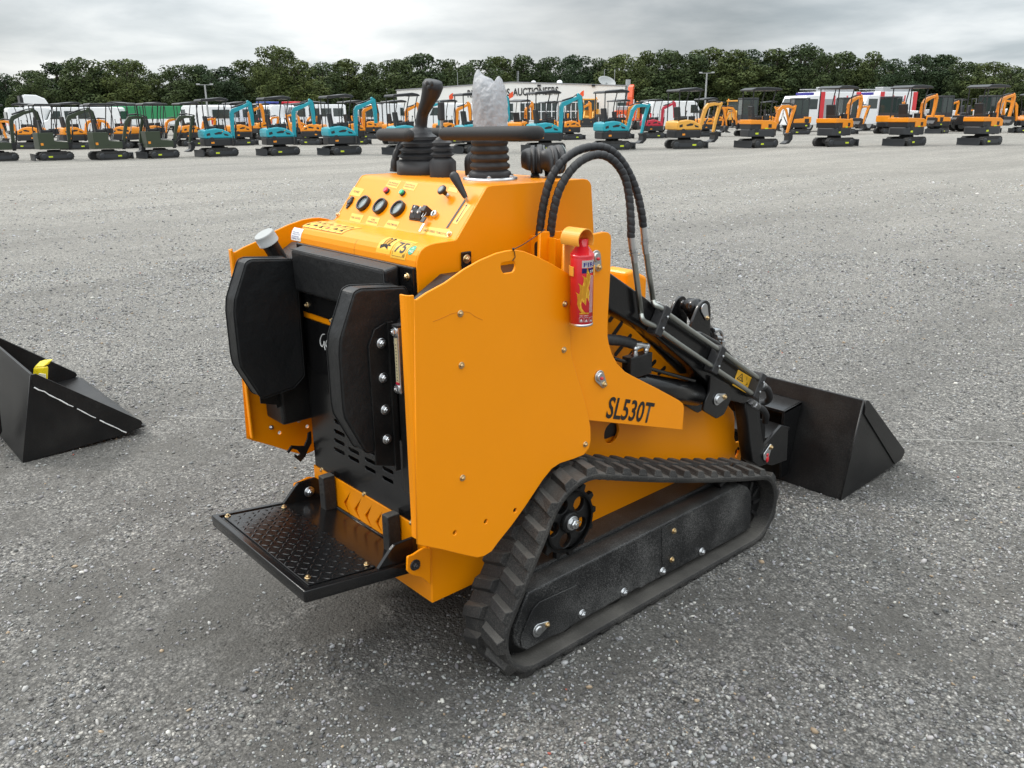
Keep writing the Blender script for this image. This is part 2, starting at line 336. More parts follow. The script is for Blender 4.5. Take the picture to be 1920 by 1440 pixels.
def nose_poly(name, pts, x0, s0, sc, h, m, parent):
    me = fill2d([pts], .0001); bm = bmesh.new(); bm.from_mesh(me)
    for k in range(1, 12): bmesh.ops.bisect_plane(bm, geom=bm.verts[:]+bm.edges[:]+bm.faces[:], plane_co=(0, k/12, 0), plane_no=(0, 1, 0))
    bm.to_mesh(me); bm.free()
    for v in me.vertices: v.co = nosept(x0+v.co.x*sc, s0+v.co.y*sc, h)
    return link(name, me, m, parent)
nx = lambda x, y: px(x, y, 'y', 1.27).x
st = nose_sheet('pictogram_sticker', nx(566,424), nx(641,440), .055, .128, .0008, STICK, CON)
xa, xb = nx(566,424), nx(641,440); w6 = (xb-xa)/6
for i in range(7): nose_sheet('border_line', xa+w6*i-.0008, xa+w6*i+.0008, .055, .128, .0013, INK, st)
for s_ in (.055, .092): nose_sheet('border_line', xa, xb, s_-.0007, s_+.0009, .0013, INK, st)
pic = [[(0,0),(.6,.1),(.9,.5),(.5,.4),(.2,.8)], [(0,.2),(1,.2),(1,.45),(.5,.75),(0,.45)], [(0,0),(.3,.7),(1,.9),(.6,.4),(1,0)]]
for i in range(6):
    for s_ in (.064, .1): nose_poly('pictogram', pic[(i+int(s_ > .09)) % 3], xa+w6*i+w6*.22, s_, w6*.55, .0013, REDB if i == 3 else INK, st)
st = nose_sheet('white_data_sticker', nx(558,448), nx(576,451), .005, .046, .0008, WHT, CON)
for i, t in enumerate(('COMPACT LOADER', 'MODEL', 'WEIGHT KG', 'ENGINE', 'SERIAL NO')): nose_text('lettering', t, nx(560,448), nx(574,451)-(.006*(i % 2)), .036-.0065*i, .0395-.0065*i, .0014, BLUE, st)
st = nose_sheet('manual_sticker', nx(716,468), nx(742,472), .020, .082, .0008, STICK, CON)
X0 = nx(720,468); Wd = nx(738,472)-X0
nose_poly('book_pictogram', [(.1,.05),(.5,.22),(.95,.05),(.78,.3),(1.1,.32),(1.0,.42),(.85,.4),(.9,1.0),(.72,1.1),(.5,.98),(.3,1.1),(.08,.98),(.2,.35),(0,.3)], X0, .030, Wd*.95, .0013, INK, st)
nose_poly('book_page', [(.27,.36),(.48,.42),(.45,.9),(.28,.98),(.17,.92)], X0, .030, Wd*.95, .0017, STICK, st); nose_poly('book_page', [(.52,.42),(.76,.36),(.8,.92),(.68,.98),(.55,.9)], X0, .030, Wd*.95, .0017, STICK, st)
st = nose_sheet('noise_sticker', nx(744,472), nx(772,478), .014, .082, .0008, STICK, CON)
X0, X1 = nx(747,472), nx(768,478)
for s_ in (.020, .072): nose_sheet('border_line', X0-.002, X1+.003, s_, s_+.001, .0013, INK, st)
for x_ in (X0-.002, X1+.003): nose_sheet('border_line', x_-.0006, x_+.0006, .020, .073, .0013, INK, st)
nose_text('lettering', '75', X0+.002, X1-.002, .030, .066, .0013, INK, st, .02); nose_text('lettering', 'dB', X1-.007, X1+.001, .022, .029, .0013, INK, st)
st = nose_sheet('green_sticker', nx(772,476), nx(783,478), .030, .062, .0008, GRNS, CON, ell=True)
nose_text('lettering', 'QC', nx(775.5,476), nx(780.5,478), .048, .054, .0013, WHT, st, .01); nose_text('lettering', 'PASS', nx(774,476), nx(782,478), .037, .044, .0013, WHT, st, .01)
nose_sheet('seam', nx(676,465)-.0004, nx(676,465)+.0004, .0, .045, .0005, INK, CON)
# --- joysticks and controls on the deck
DZ = 1.4125
def zig(n, z0, z1, r0, r1, amp):
    out = []
    for i in range(n*2+1):
        t = i/(n*2); r = r0+(r1-r0)*t; q = (r*(1 if i % 2 else 1-amp), z0+(z1-z0)*t); out += [q, q]
    return out
o = px(790,326,'z',DZ); JY = o.y
bl = MB().lathe([(.079,0),(.080,.004),(.079,.042),(.079,.042),(.072,.046)] + zig(4, .048, .128, .078, .055, .24) + [(.040,.136),(.030,.146)], o, n=32, sq=.14).build('joystick_boot', PLA, CON)
gp = [px(x, y, 'y', JY) for x, y in ((789,263),(789,253),(789,245),(789.5,236),(793,212),(801,192),(808,174),(811.5,160),(813,150))]
rg_ = [.026,.0345,.033,.0215,.0205,.025,.0325,.0365,.027]; rads = [rg_[i]+(rg_[i+1]-rg_[i])*k/4 for i in range(8) for k in range(4)]+[.012]
gr = MB().tube(smooth_path(gp, 4), rads, 22, sx=.92).build('joystick_grip', PLA, bl)
for c in ((803.5,164),(801,157),(809.5,157)): MB().ball(px(*c,'y',JY-.033), (.0075,.0045,.0085), 8).build('thumb_button', FOAM, gr)
o = px(831,331,'z',DZ); LY = o.y
bl = MB().lathe([(.042,0),(.042,.046),(.030,.058)] + zig(3, .060, .112, .041, .031, .34) + [(.02,.116),(.008,.122)], o, n=28, sq=.22).build('lever_boot', PLA, CON)
MB().cyl(px(827,262,'y',LY), px(828,222,'y',LY), .0055, 12).build('lever_rod', ZINC, bl)
b = MB(); q0, q1 = px(828,226,'y',LY), px(828,191,'y',LY); b.bb((q0.x-.0095, LY-.008, q0.z), (q0.x+.0095, LY+.008, q1.z)); b.build('lever_grip', PLA, bl, .004, 3)
o = px(919,336,'z',DZ); RY = o.y
fl = MB().lathe([(.082,0),(.082,.006),(.06,.007)], o, n=36).build('joystick_flange', ALU, CON)
for k in range(6): a = k*PI/3+.3; bolt(o+V((.073*math.cos(a), .073*math.sin(a), .006)), (0,0,1), .006, ZINC, fl)
bt = MB().lathe([(.064,.004),(.066,.012),(.062,.022),(.056,.026)] + [p for i in range(4) for p in ((.052,.029+i*.023),(.0595-i*.0015,.033+i*.023),(.0605-i*.0015,.042+i*.023),(.052,.049+i*.023))] + [(.045,.122),(.03,.126)], o, n=32).build('joystick_boot', PLA, CON)
gp = [px(x, y, 'y', RY) for x, y in ((916,268),(916,250),(915,225),(913,200),(912,178),(911,168),(910,160))]
MB().tube(gp, [.016,.016,.016,.018,.019,.017,.008], 16).build('joystick_grip', PLA, bt)
# handlebars: two D-shaped foam covered rails on a post
hb = MB(); HY = 1.56
def rail(mb, P, r=.0190):
    mb.tube(smooth_path(P, 6), r, 16)
    for e in (P[0], P[-1]): mb.ball(e, r*.99, 8)
zz = px(920,251,'y',HY).z
A0, A1 = px(834,251,'y',HY), px(965,250,'y',HY)
rail(hb, [A0, A0.lerp(A1,.5), A1, px(995,250,'y',HY+.012), px(1008,250,'y',HY+.045), px(1003,249,'y',HY+.09), px(985,249,'y',HY+.14), px(950,249,'y',HY+.185), V((A0.x, HY+.21, zz)), V((A0.x-.06, HY+.215, zz))])
HB = hb.build('handlebar', FOAM, CON)
hb = MB(); B0, B1 = px(766,254,'y',HY), px(715,248,'y',HY); zb = B0.z
rail(hb, [B0, V((B1.x+.02, HY, zb)), V((B1.x-.035, HY+.03, zb)), V((B1.x-.045, HY+.10, zb)), V((B1.x+.0, HY+.17, zb)), V((B1.x+.13, HY+.20, zb)), V((A0.x-.16, HY+.21, zb)), V((A0.x-.06, HY+.215, zz))])
hb.build('handlebar', FOAM, CON)
pp = px(880,328,'z',DZ); hb = MB(); hb.tube(smooth_path([pp, pp+V((0,0,.05)), V((pp.x, HY+.215, zz-.06)), V((pp.x-.01, HY+.215, zz-.01))], 5), .0135, 12); hb.build('handlebar_post', PLA, HB)
# work lamps on the deck
for c, ang, nm in (((1024,333), .5, 1), ((990,332), .9, 2)):
    o = px(*c, 'z', DZ) + V((0, .03, 0)); d = V((math.sin(ang)*.75, math.cos(ang), .0)).normalized(); cc = o+V((0,0,.052))
    b = MB().lathe([(.010,-.044),(.024,-.042),(.032,-.028),(.035,-.014),(.035,-.014),(.041,-.013),(.042,-.002),(.042,-.002),(.036,-.001),(.036,.006),(.036,.006),(.043,.007),(.044,.020),(.044,.020),(.040,.024)], cc, d, 26)
    lm = b.build('work_lamp', PLA, CON); MB().lathe([(.042,.0265),(.042,.028)], cc, d, 26).build('lamp_lens', GLS, lm)
    s = V((d.y, -d.x, 0)); b = MB()
    for q in (-1,): b.prism([cc+s*.052*q+d*.012+V((0,0,.012)), cc+s*.052*q-d*.012+V((0,0,.012)), o+s*.035*q-d*.012, o+s*.035*q+d*.012], s*.004*q)
    b.prism([o+s*.036+d*.014, o+s*.036-d*.014, o-s*.036-d*.014, o-s*.036+d*.014], (0,0,.004)); b.build('lamp_bracket', BLKM, lm)
hp = [px(x, y, 'x', -.33) for x, y in ((738,322),(740,305),(745,285),(757,266),(775,250))]
MB().tube(smooth_path(hp, 10), .0125, 14, spiral=.03).build('cable_sleeve', PLA, CON)
# --- tanks between console and side panels
for sg in (1, -1):
    tk = MB().prism_x([(1.225,1.163),(1.297,1.203),(1.61,1.198),(1.61,.62),(1.148,.62),(1.148,1.085),(1.175,1.13)], sg*.346, sg*.470).build('fuel_tank' if sg < 0 else 'oil_tank', BLKM, LD, .012, 3)
    if sg < 0:
        b_ = px(497,443,'x',-.412); d_ = (V((0,-.42,.80))).normalized(); a_ = b_-d_*.085
        MB().lathe([(.026,-.06),(.026,.045),(.028,.062)], a_, d_, 22).build('filler_neck', BLKM, tk)
        MB().lathe([(.0325,.060),(.0325,.060),(.0335,.063),(.0335,.063),(.0335,.090),(.0325,.094),(.0305,.0955),(.0305,.0955),(.004,.0965)], a_, d_, 28).build('filler_cap', GREY, tk)
b = MB(); q = px(876,486,'x',.33); b.bb((.322, q.y-.016, 1.17), (.327, q.y+.018, q.z+.02)); b.bb((.322, q.y-.016, 1.195), (.37, q.y+.018, 1.201)); br = b.build('tank_strap', BLK, LD, .003)
bolt((.327, q.y, q.z), (1,0,0), .0085, BRASS, br)
# thin cable tie above the slot
MB().tube([px(x, y, 'x', .506) for x, y in ((961,489),(966,482),(965,474),(962.5,468))] + [px(x, y, 'x', .47) for x, y in ((980,459),(1000,446),(1022,430))], .0012, 6).build('cable', INK, LD)
MB().ball(px(962.5,467,'x',.506), .0035, 6).build('cable_tie_head', INK, LD)
# --- rear closing panels
RYP = 1.236
zt = px(569,584,'y',RYP).z; zl = px(569,594,'y',RYP).z
MB().bb((-.316, RYP, zt), (.316, RYP+.02, 1.221)).build('pad_mount_panel', BLK, LD, .004)
MB().bb((-.316, RYP+.006, zl-.03), (.316, RYP+.03, zt+.03)).build('rear_crossbar', YEL, LD)
pv = []
rows = [((629,790),(652,799)),]
RO = [(-.316,.462),(.316,.462),(.316,zl),(-.316,zl)]
vents = []
for cx_, ys in ((636,(793,812,829,846)),(663,(846,861)),(694,(865,881)),(727,(848,866,882,900))):
    for yy in ys:
        a_, b_ = px(cx_-8, yy-4, 'y', RYP), px(cx_+8, yy+4, 'y', RYP); vents.append(slot((a_.x, a_.z), (b_.x, b_.z), .0058))
for cx_, ys in ((668,(812,829)),(697,(831,848)),(722,(832,))):
    for yy in ys:
        a_, b_ = px(cx_-8, yy-4, 'y', RYP), px(cx_+8, yy+4, 'y', RYP); vents.append(slot((a_.x, a_.z), (b_.x, b_.z), .0058))
RP = plate('rear_panel', 'y', RYP, RYP+.006, RO, BLK, LD, vents, .002)
MB().bb((-.31, RYP+.03, .48), (.31, 1.30, zl-.04)).build('engine_bay', BLKM, LD)
for c in ((604,881),(683.5,926.5),(772,980),(622,601)): bolt(px(*c,'y',RYP), (0,-1,0), .0062, BRASS, RP)
for c in ((576,572),(764,519)): bolt(px(*c,'y',RYP), (0,-1,0), .007, BRASS, LD)
gy = RYP-.0012
wr = MB().tube(smooth_path([px(x,y,'y',gy) for x,y in ((608,627),(604,628),(600.5,637),(601,645),(604,650),(607,645),(608,640),(608.5,650),(610,656))],5), .0016, 6)
wr.tube(smooth_path([px(x,y,'y',gy) for x,y in ((615,637),(612,640),(611,647),(614,652),(618,648),(619,641),(616,637),(613.5,639))],5), .0016, 6); wr.build('chalk_writing', WHT, RP)
# --- bumper with chevrons, hull underneath
BY = 1.232
BO = [(-.322,.385),(-.322,.458),(.322,.458),(.322,.30),(-.322,.30)]
BO = [(-.322,.30),(.322,.30),(.322,.464),(-.322,.464)]
ch = []
for i in range(5):
    dx, dy = i*80.5/4, i*48/4
    P = [(656,923.5),(643.5,942),(662,979),(648.8,945.5)]
    ch.append([(q.x, q.z) for q in (px(a+dx, b+dy, 'y', BY) for a, b in P)])
plate('bumper_plate', 'y', BY, BY+.008, BO, YEL, LD, ch, .0015)
MB().bb((-.31, BY+.012, .31), (.31, BY+.03, .455)).build('bumper_backing', INK, LD)
HL = MB().prism_x([(1.242,.224),(1.242,.456),(1.30,.456),(1.30,.62),(2.68,.62),(2.68,.26),(2.60,.224)], -.330, .330).build('hull', YEL, LD, .004)
for sg in (1, -1):
    ear = round_poly(yz([(763,1043),(772,1040),(792,1027),(806,1027),(806,1096),(790,1082),(770,1077),(762,1070)], .334), .006)
    e = plate('step_ear', 'x', sg*.339, sg*.330, ear, YEL, LD, (), .002); q = px(778,1059,'x',.339); bolt((sg*.339, q.y, q.z), (sg,0,0), .0115, PLA, e)
# --- stand-on step
ST = MB(); r0, i0 = .412, .380
def stz(y): return i0+(r0-i0)*(1.103-y)/(1.103-.857)
def quad(mb, x0, x1, y0, y1, h0, h1):
    mb.add([(x, y, stz(y)+h) for h in (h0, h1) for x, y in ((x0,y0),(x1,y0),(x1,y1),(x0,y1))], [(3,2,1,0),(4,5,6,7),(0,1,5,4),(1,2,6,5),(2,3,7,6),(3,0,4,7)])
me = fill2d([round_poly([(-.300,.857),(.300,.857),(.300,1.236),(-.300,1.236)], .006, 3), [(-.281,.876),(.281,.876),(.281,1.226),(-.281,1.226)]], .036, .003)
for v in me.vertices: v.co.z += -.018 + stz(v.co.y)
STP = link('step', me, BLK, LD)
quad(ST, -.2808, .2808, .8765, 1.2255, -.012, -.0055); ST.build('step_floor', BLK, STP)
TP = MB(); quad(TP, -.270, .270, .886, 1.095, -.0050, -.001); tp = TP.build('tread_plate', BLK, STP, .001)
D = MB(); k = 0
for i in range(20):
    for j in range(9):
        x = -.258+i*.0272; y = .897+j*.0236; a = math.radians(45 if (i+j) % 2 else -45); ca, sa = math.cos(a), math.sin(a)
        x += rnd.uniform(-.002,.002); y += rnd.uniform(-.002,.002)
        prf = [(-.0145,0,0),(-.007,.0036,0),(.007,.0036,0),(.0145,0,0),(.007,-.0036,0),(-.007,-.0036,0),(-.008,0,.0018),(.008,0,.0018)]
        D.add([(x+u*ca-w*sa, y+u*sa+w*ca, stz(y)-.001+h) for u, w, h in prf], [(0,6,1),(1,6,7,2),(2,7,3),(3,7,4),(4,7,6,5),(5,6,0)], True)
D.build('tread_pattern', BLK, tp)
for c in ((427,968),(532.5,951),(687.5,1058),(577,1083)):
    q = px(*c,'z',.40); q = px(*c,'z',stz(q.y)); bolt(q, (0,0,1), .0062, BRASS, tp)
for sg in (1, -1):
    pf = [(1.09,.362),(1.09,.381),(1.135,.425),(1.150,.436),(1.215,.436),(1.228,.424),(1.228,.345),(1.215,.338),(1.12,.342)]
    a_ = MB().prism_x(pf, sg*.278, sg*.290).build('step_arm', BLK, STP, .002)
    bolt((sg*.278, 1.185, .395), (-sg,0,0), .0125, ZINC, a_)
MB().cyl((-.32,1.20,.348),(.32,1.20,.348),.012,12).build('step_hinge_rod', BLK, STP)
for xs in (-.188, .188):
    b = MB(); b.bb((xs-.017, 1.185, .352), (xs+.017, 1.228, .478)); r_ = b.build('rubber_stop', RUB, LD, .003)
    for z in (.452, .415): MB().lathe([(.0042,0),(.0042,.0006)], (xs, 1.1848, z), (0,-1,0), 12).build('stop_hole', INK, r_)
# --- leather pads
PADS = [(1.000,1.078),(.994,1.04),(.993,.90),(.996,.872),(1.048,.765),(1.062,.757),(1.165,.768),(1.205,.80),(1.210,1.15),(1.200,1.178),(1.066,1.192),(1.048,1.186)]
for sg in (1, -1):
    pts = round_poly(PADS, .008, 3)
    pd = MB().prism_x(pts, sg*.273, sg*.335).build('hip_pad', LEA, LD, .006, 3)
    for xs in (.276, .332):
        c = [(sg*xs, a, b) for a, b in pts]; cy_, cz_ = 1.09, .98
        MB().tube([(x, y+(y-cy_)*.006, z+(z-cz_)*.006) for x, y, z in c+[c[0]]], .0017, 6).build('pad_seam', LEA, pd)
    bk = plate('pad_bracket', 'x', sg*.3355, sg*.3415, [(1.075,1.045),(1.095,1.085),(1.136,1.10),(1.136,.70),(1.075,.72)], BLKM, pd, (), .001)
    b = MB(); b.bb((sg*.342, 1.130, .69), (sg*.350, 1.1465, 1.10)); b.build('pad_bracket_flange', BLKM, pd, .001)
    for z in (1.047, .955, .868, .785): bolt((sg*.3415, 1.112, z), (sg,0,0), .0095, ZINC, pd)
CP = MB(); fr = [(-.258,1.186,1.212),(.258,1.186,1.212),(.258,1.190,1.085),(-.258,1.190,1.085)]; bkp = [(-.26,1.234,1.222),(.26,1.234,1.222),(.26,1.234,1.070),(-.26,1.234,1.070)]
CP.add(fr+bkp, [(3,2,1,0),(4,5,6,7),(0,1,5,4),(1,2,6,5),(2,3,7,6),(3,0,4,7)]); cp = CP.build('back_pad', LEA, LD, .009, 3)
MB().tube([(-.256,1.185,1.214),(.256,1.185,1.214),(.258,1.188,1.085)], .0015, 6).build('pad_seam', LEA, cp)
# fluid level sight gauge on the right
GY = 1.146
g0, g1 = px(752,616,'y',GY-.02), px(757,740,'y',GY-.02); xg = (px(743,650,'y',GY-.02).x+px(759,650,'y',GY-.02).x)/2-.014
b = MB(); b.bb((xg-.011, GY-.024, g1.z), (xg+.012, GY, g0.z)); sg_ = b.build('sight_gauge', ALU, LD, .002)
yg = GY-.024
b = MB(); b.bb((xg-.005, yg-.0015, g1.z+.030), (xg+.006, yg+.0002, g0.z-.028)); b.build('gauge_tube', CREAM, sg_)
b = MB()
for i in range(12): b.bb((xg-.001, yg-.0020, g1.z+.034+i*.0085), (xg+.003, yg-.0016, g1.z+.0365+i*.0085))
b.build('gauge_scale', INK, sg_)
b = MB(); b.bb((xg-.005, yg-.0025, g1.z+.024), (xg+.006, yg+.0002, g1.z+.030)); b.build('gauge_mark', REDB, sg_)
b = MB(); b.bb((xg-.012, yg-.002, g0.z), (xg+.014, GY, g0.z+.006)); b.build('gauge_cap', PLA, sg_)
for z in (g0.z-.012, g1.z+.012): bolt((xg-.002, yg, z), (0,-1,0), .0085, ZINC, sg_)
# left latch hook under the pads
hk = round_poly([(q.y, q.z) for q in (px(x, y, 'x', -.36) for x, y in ((583,808),(584,830),(576,845),(572,856),(563,866),(552,857),(553,851),(559,855),(563,850),(556,843),(548,841),(541,850),(538,847),(546,835),(558,836),(570,836),(576,822),(577,812)))], .002, 2)
plate('latch_hook', 'x', -.363, -.357, hk, BLKM, LD, (), .001)
for c in ((509,801.5),(560.5,788.5)):
    q = px(*c,'x',-.496); bolt((-.4968, q.y, q.z), (1,0,0), .006, ZINC, LD)
# --- tower plates carrying the arms
TO = yz([(1060,441),(1113,439),(1133,434.8),(1141,436),(1145.5,441),(1146.5,450),(1145,505),(1140,600),(1139.5,630),(1142,645),(1148,664),(1157,681),(1172,697),(1191,707.5),(1233,728.5),(1274,751),(1281,757),(1283,765),(1280,806.5),(1108,789),(1080,786),(1050,700)], .490)
for sg in (1, -1):
    tw = plate('tower_plate', 'x', sg*.490, sg*.478, TO, YEL, LD, (), .002)
    plate('tower_plate', 'x', sg*.392, sg*.380, TO, YEL, LD, (), .002)
    for c, c2 in (((1123,706),(1131,720)),((1116,482),(1121,501))):
        q, q2 = px(*c,'x',.492), px(*c2,'x',.492)
        e = V((q2.y-q.y, q2.z-q.z)); t = math.atan2(e.y, e.x); R1, R2 = .020, .012
        tear = [(q.y+R1*math.cos(t+PI/2+PI*i/12), q.z+R1*math.sin(t+PI/2+PI*i/12)) for i in range(13)] + [(q2.y+R2*math.cos(t-PI/2+PI*i/8), q2.z+R2*math.sin(t-PI/2+PI*i/8)) for i in range(9)]
        pk = plate('pivot_pin', 'x', sg*.4965, sg*.4905, tear, ZINC, tw, (), .0015)
        MB().lathe([(.014,0),(.014,.004),(.012,.006)], (sg*.4965, q.y, q.z), (sg,0,0), 18).build('pin_head', ZINC, pk); bolt((sg*.4965, q2.y, q2.z), (sg,0,0), .0068, BRASS, pk)
        if sg > 0: MB().ball((.504, q.y+.001, q.z-.004), (.004,.006,.005), 6).build('red_paint_mark', RED, pk)
    if sg > 0:
        P0, P1, P3 = px(1134.5,784,'x',.4905), px(1219,794,'x',.4905), px(1144,743,'x',.4905)
        text_fit('model_lettering', 'SL530T', P0, P1-P0, P3-P0, INK, tw, .020, .0008)
        MB().bb((HW, 1.652, 1.0), (.42, 1.658, px(1005,442,'y',1.652).z)).build('hose_box', YEL, LD, .0015)
        MB().bb((.414, 1.6585, 1.0), (.420, 1.80, 1.262)).build('hose_box', YEL, LD, .0015)
        b = MB(); q0, q1 = px(1008,462,'y',1.650), px(1008,480,'y',1.650)
        me = fill2d([slot((q0.x, q0.z), (q1.x, q1.z), .0145)], .001); me.transform(Matrix.Translation((0,1.6512,0)) @ AX['y']); link('box_slot', me, INK, LD)
# --- chassis side plates over the tracks
LO = yz([(1070,700),(1200,745),(1285,750),(1345,752),(1366,761),(1375,772),(1378,785),(1377,822),(1380,829.5),(1388,828.5),(1391,834),(1389,862),(1384,872),(1360,930),(1100,1010),(1070,960)], .352)
LH = [circ(yz([(1147,811.5)], .352)[0], .037, 28), round_poly(yz([(1379,845),(1384,838),(1387,840),(1386,850),(1381,859),(1378,855)], .352), .004)]
for sg in (1, -1):
    cs = plate('chassis_plate', 'x', sg*.352, sg*.340, LO, YEL, LD, LH, .002)
    MB().bb((sg*.3325, LH[0][0][0]-.09, .55), (sg*.3385, LH[0][0][0]+.03, .66)).build('hole_backing', BLKM, cs)
# --- engine cover between the arms
EC = [(1.93,.60),(1.93,1.06),(2.0,1.05),(2.28,.83),(2.45,.70),(2.52,.62)]
ec = MB().prism_x(EC, -.27, .33).build('engine_cover', YEL, LD, .012, 3)
q = px(1185,515,'x',-.15); MB().prism_x([(q.y-.10,.62),(q.y-.10,q.z+.03),(q.y-.06,q.z+.035),(q.y+.03,q.z-.005),(q.y+.03,.62)], -.22, -.09).build('air_cleaner', YEL, LD, .015, 3)
for a_, b_ in (((1150,628),(1165,607)),((1155,664),(1182,630)),((1180,668),(1196,648)),((1216,690),(1228,678)),((1236,700),(1246,690)),((1144,600),(1150,592))):
    p_, q_ = px(*a_,'x',.3315), px(*b_,'x',.3315)
    me = fill2d([slot((p_.y,p_.z),(q_.y,q_.z),.008)], .001); M_ = AX['x'].copy(); M_.translation = (.3312,0,0); me.transform(M_); link('cooling_slot', me, INK, ec)

# faint scratch on the side panel
q = [px(x, y, 'x', PX+.0003) for x, y in ((812,603),(830,596),(848,588),(868,585),(880,586),(892,594),(905,600))]
MB().tube(smooth_path(q, 4), .0005, 4).build('scratch', mat('scratch', (.52,.15,.004), .7), [o for o in bpy.data.objects if o.name == 'side_panel'][0])
# --- tracks
C1, C2, C3 = V((1.461,.153)), V((1.660,.405)), V((2.600,.150))
def belt_path(r1, r2, r3, step=.012):
    cs = [(C1, r1), (C3, r3), (C2, r2)]      # counter clockwise seen from +x (y right, z up)
    out = []
    tang = []
    for i in range(3):
        (a, ra), (b, rb) = cs[i], cs[(i+1) % 3]; d = b-a; L = d.length; u = d/L; n = V((u.y, -u.x)); s = (ra-rb)/L; c = math.sqrt(1-s*s)
        nn = n*c + u*s; tang.append((a+nn*ra, b+nn*rb))
    for i in range(3):
        p, q = tang[i]; L = (q-p).length; k = max(2, int(L/step))
        sagz = .012 if i == 1 else 0
        for j in range(k): t = j/k; w = p.lerp(q, t); out.append(V((w.x, w.y - sagz*4*t*(1-t))))
        c, r = cs[(i+1) % 3]; e = tang[(i+1) % 3][0]; a0 = math.atan2(q.y-c.y, q.x-c.x); a1 = math.atan2(e.y-c.y, e.x-c.x)
        while a1 < a0: a1 += 2*PI
        k = max(3, int((a1-a0)*r/step))
        for j in range(k): a = a0+(a1-a0)*j/k; out.append(V((c.x+r*math.cos(a), c.y+r*math.sin(a))))
    return out
XI, XO = .380, .560
BP = belt_path(.128, .168, .133)
_L = [0]
for i in range(1, len(BP)+1): _L.append(_L[-1]+(BP[i % len(BP)]-BP[i-1]).length)
def bpt(s, h):
    s %= _L[-1]; lo, hi = 0, len(BP)
    while hi-lo > 1:
        m_ = (lo+hi)//2
        if _L[m_] <= s: lo = m_
        else: hi = m_
    a, b = BP[lo], BP[(lo+1) % len(BP)]; t = (s-_L[lo])/max(1e-9, _L[lo+1]-_L[lo]); p = a.lerp(b, t); d = (BP[(lo+2) % len(BP)]-BP[lo-1]).normalized()
    return p + V((d.y, -d.x))*h
def make_track():
    b = MB(); n = len(BP); vs = []
    cs = [(XI,0),(XI,.008),(XI+.006,.012),(XO-.006,.012),(XO,.008),(XO,0),(XO-.004,-.010),(XI+.004,-.010)]
    for i in range(n):
        for x, h in cs: p = bpt(_L[i], h); vs.append((x, p.x, p.y))
    m_ = len(cs); b.add(vs, [(i*m_+k, i*m_+(k+1) % m_, ((i+1) % n)*m_+(k+1) % m_, ((i+1) % n)*m_+k) for i in range(n) for k in range(m_)], False)
    NL = 40; pt = _L[-1]/NL
    for i in range(NL):
        for col in (0, 1):
            s = i*pt + (pt*.5 if col else 0)
            xa, xb = ((XI+.001, XI+.087) if col == 0 else (XI+.093, XO-.001))
            K = []
            for u, (x, sk) in enumerate(((xa, .0), (xb, .0))):
                slant = .020*(1 if col else -1)*(u-.5)*1.0
                for du, h in ((-.027,.010),(-.015,.031),(.013,.031),(.022,.010)):
                    k_ = 1.0; xx = x
                    if h > .02: xx = x + (.007 if u == 0 else -.007)
                    p = bpt(s+du*k_+slant, h); K.append((xx, p.x, p.y))
            b.add(K, [(3,2,1,0),(4,5,6,7),(0,1,5,4),(1,2,6,5),(2,3,7,6),(0,4,7,3)])
    for i in range(NL*2):
        p0, p1 = [bpt(i*pt/2+q, -.009) for q in (-.010,.010)]; p2, p3 = [bpt(i*pt/2+q, -.030) for q in (.006,-.006)]
        b.prism([(.452, q.x, q.y) for q in (p0,p1,p2,p3)], (.034,0,0))
    return b
tm = make_track()
FPX = [(991,1112),(1391,908.5),(1403,914),(1410,925),(1408,990),(1366,1015),(1211,1098),(1205,1103),(1195,1104),(1140,1136),(1066,1178),(1050,1190),(1025,1196),(1000,1213),(981,1219),(967,1211),(963,1195),(966,1175),(978,1142)]
FO = yz(FPX, 0.5180)
zmin = min(z for y, z in FO)
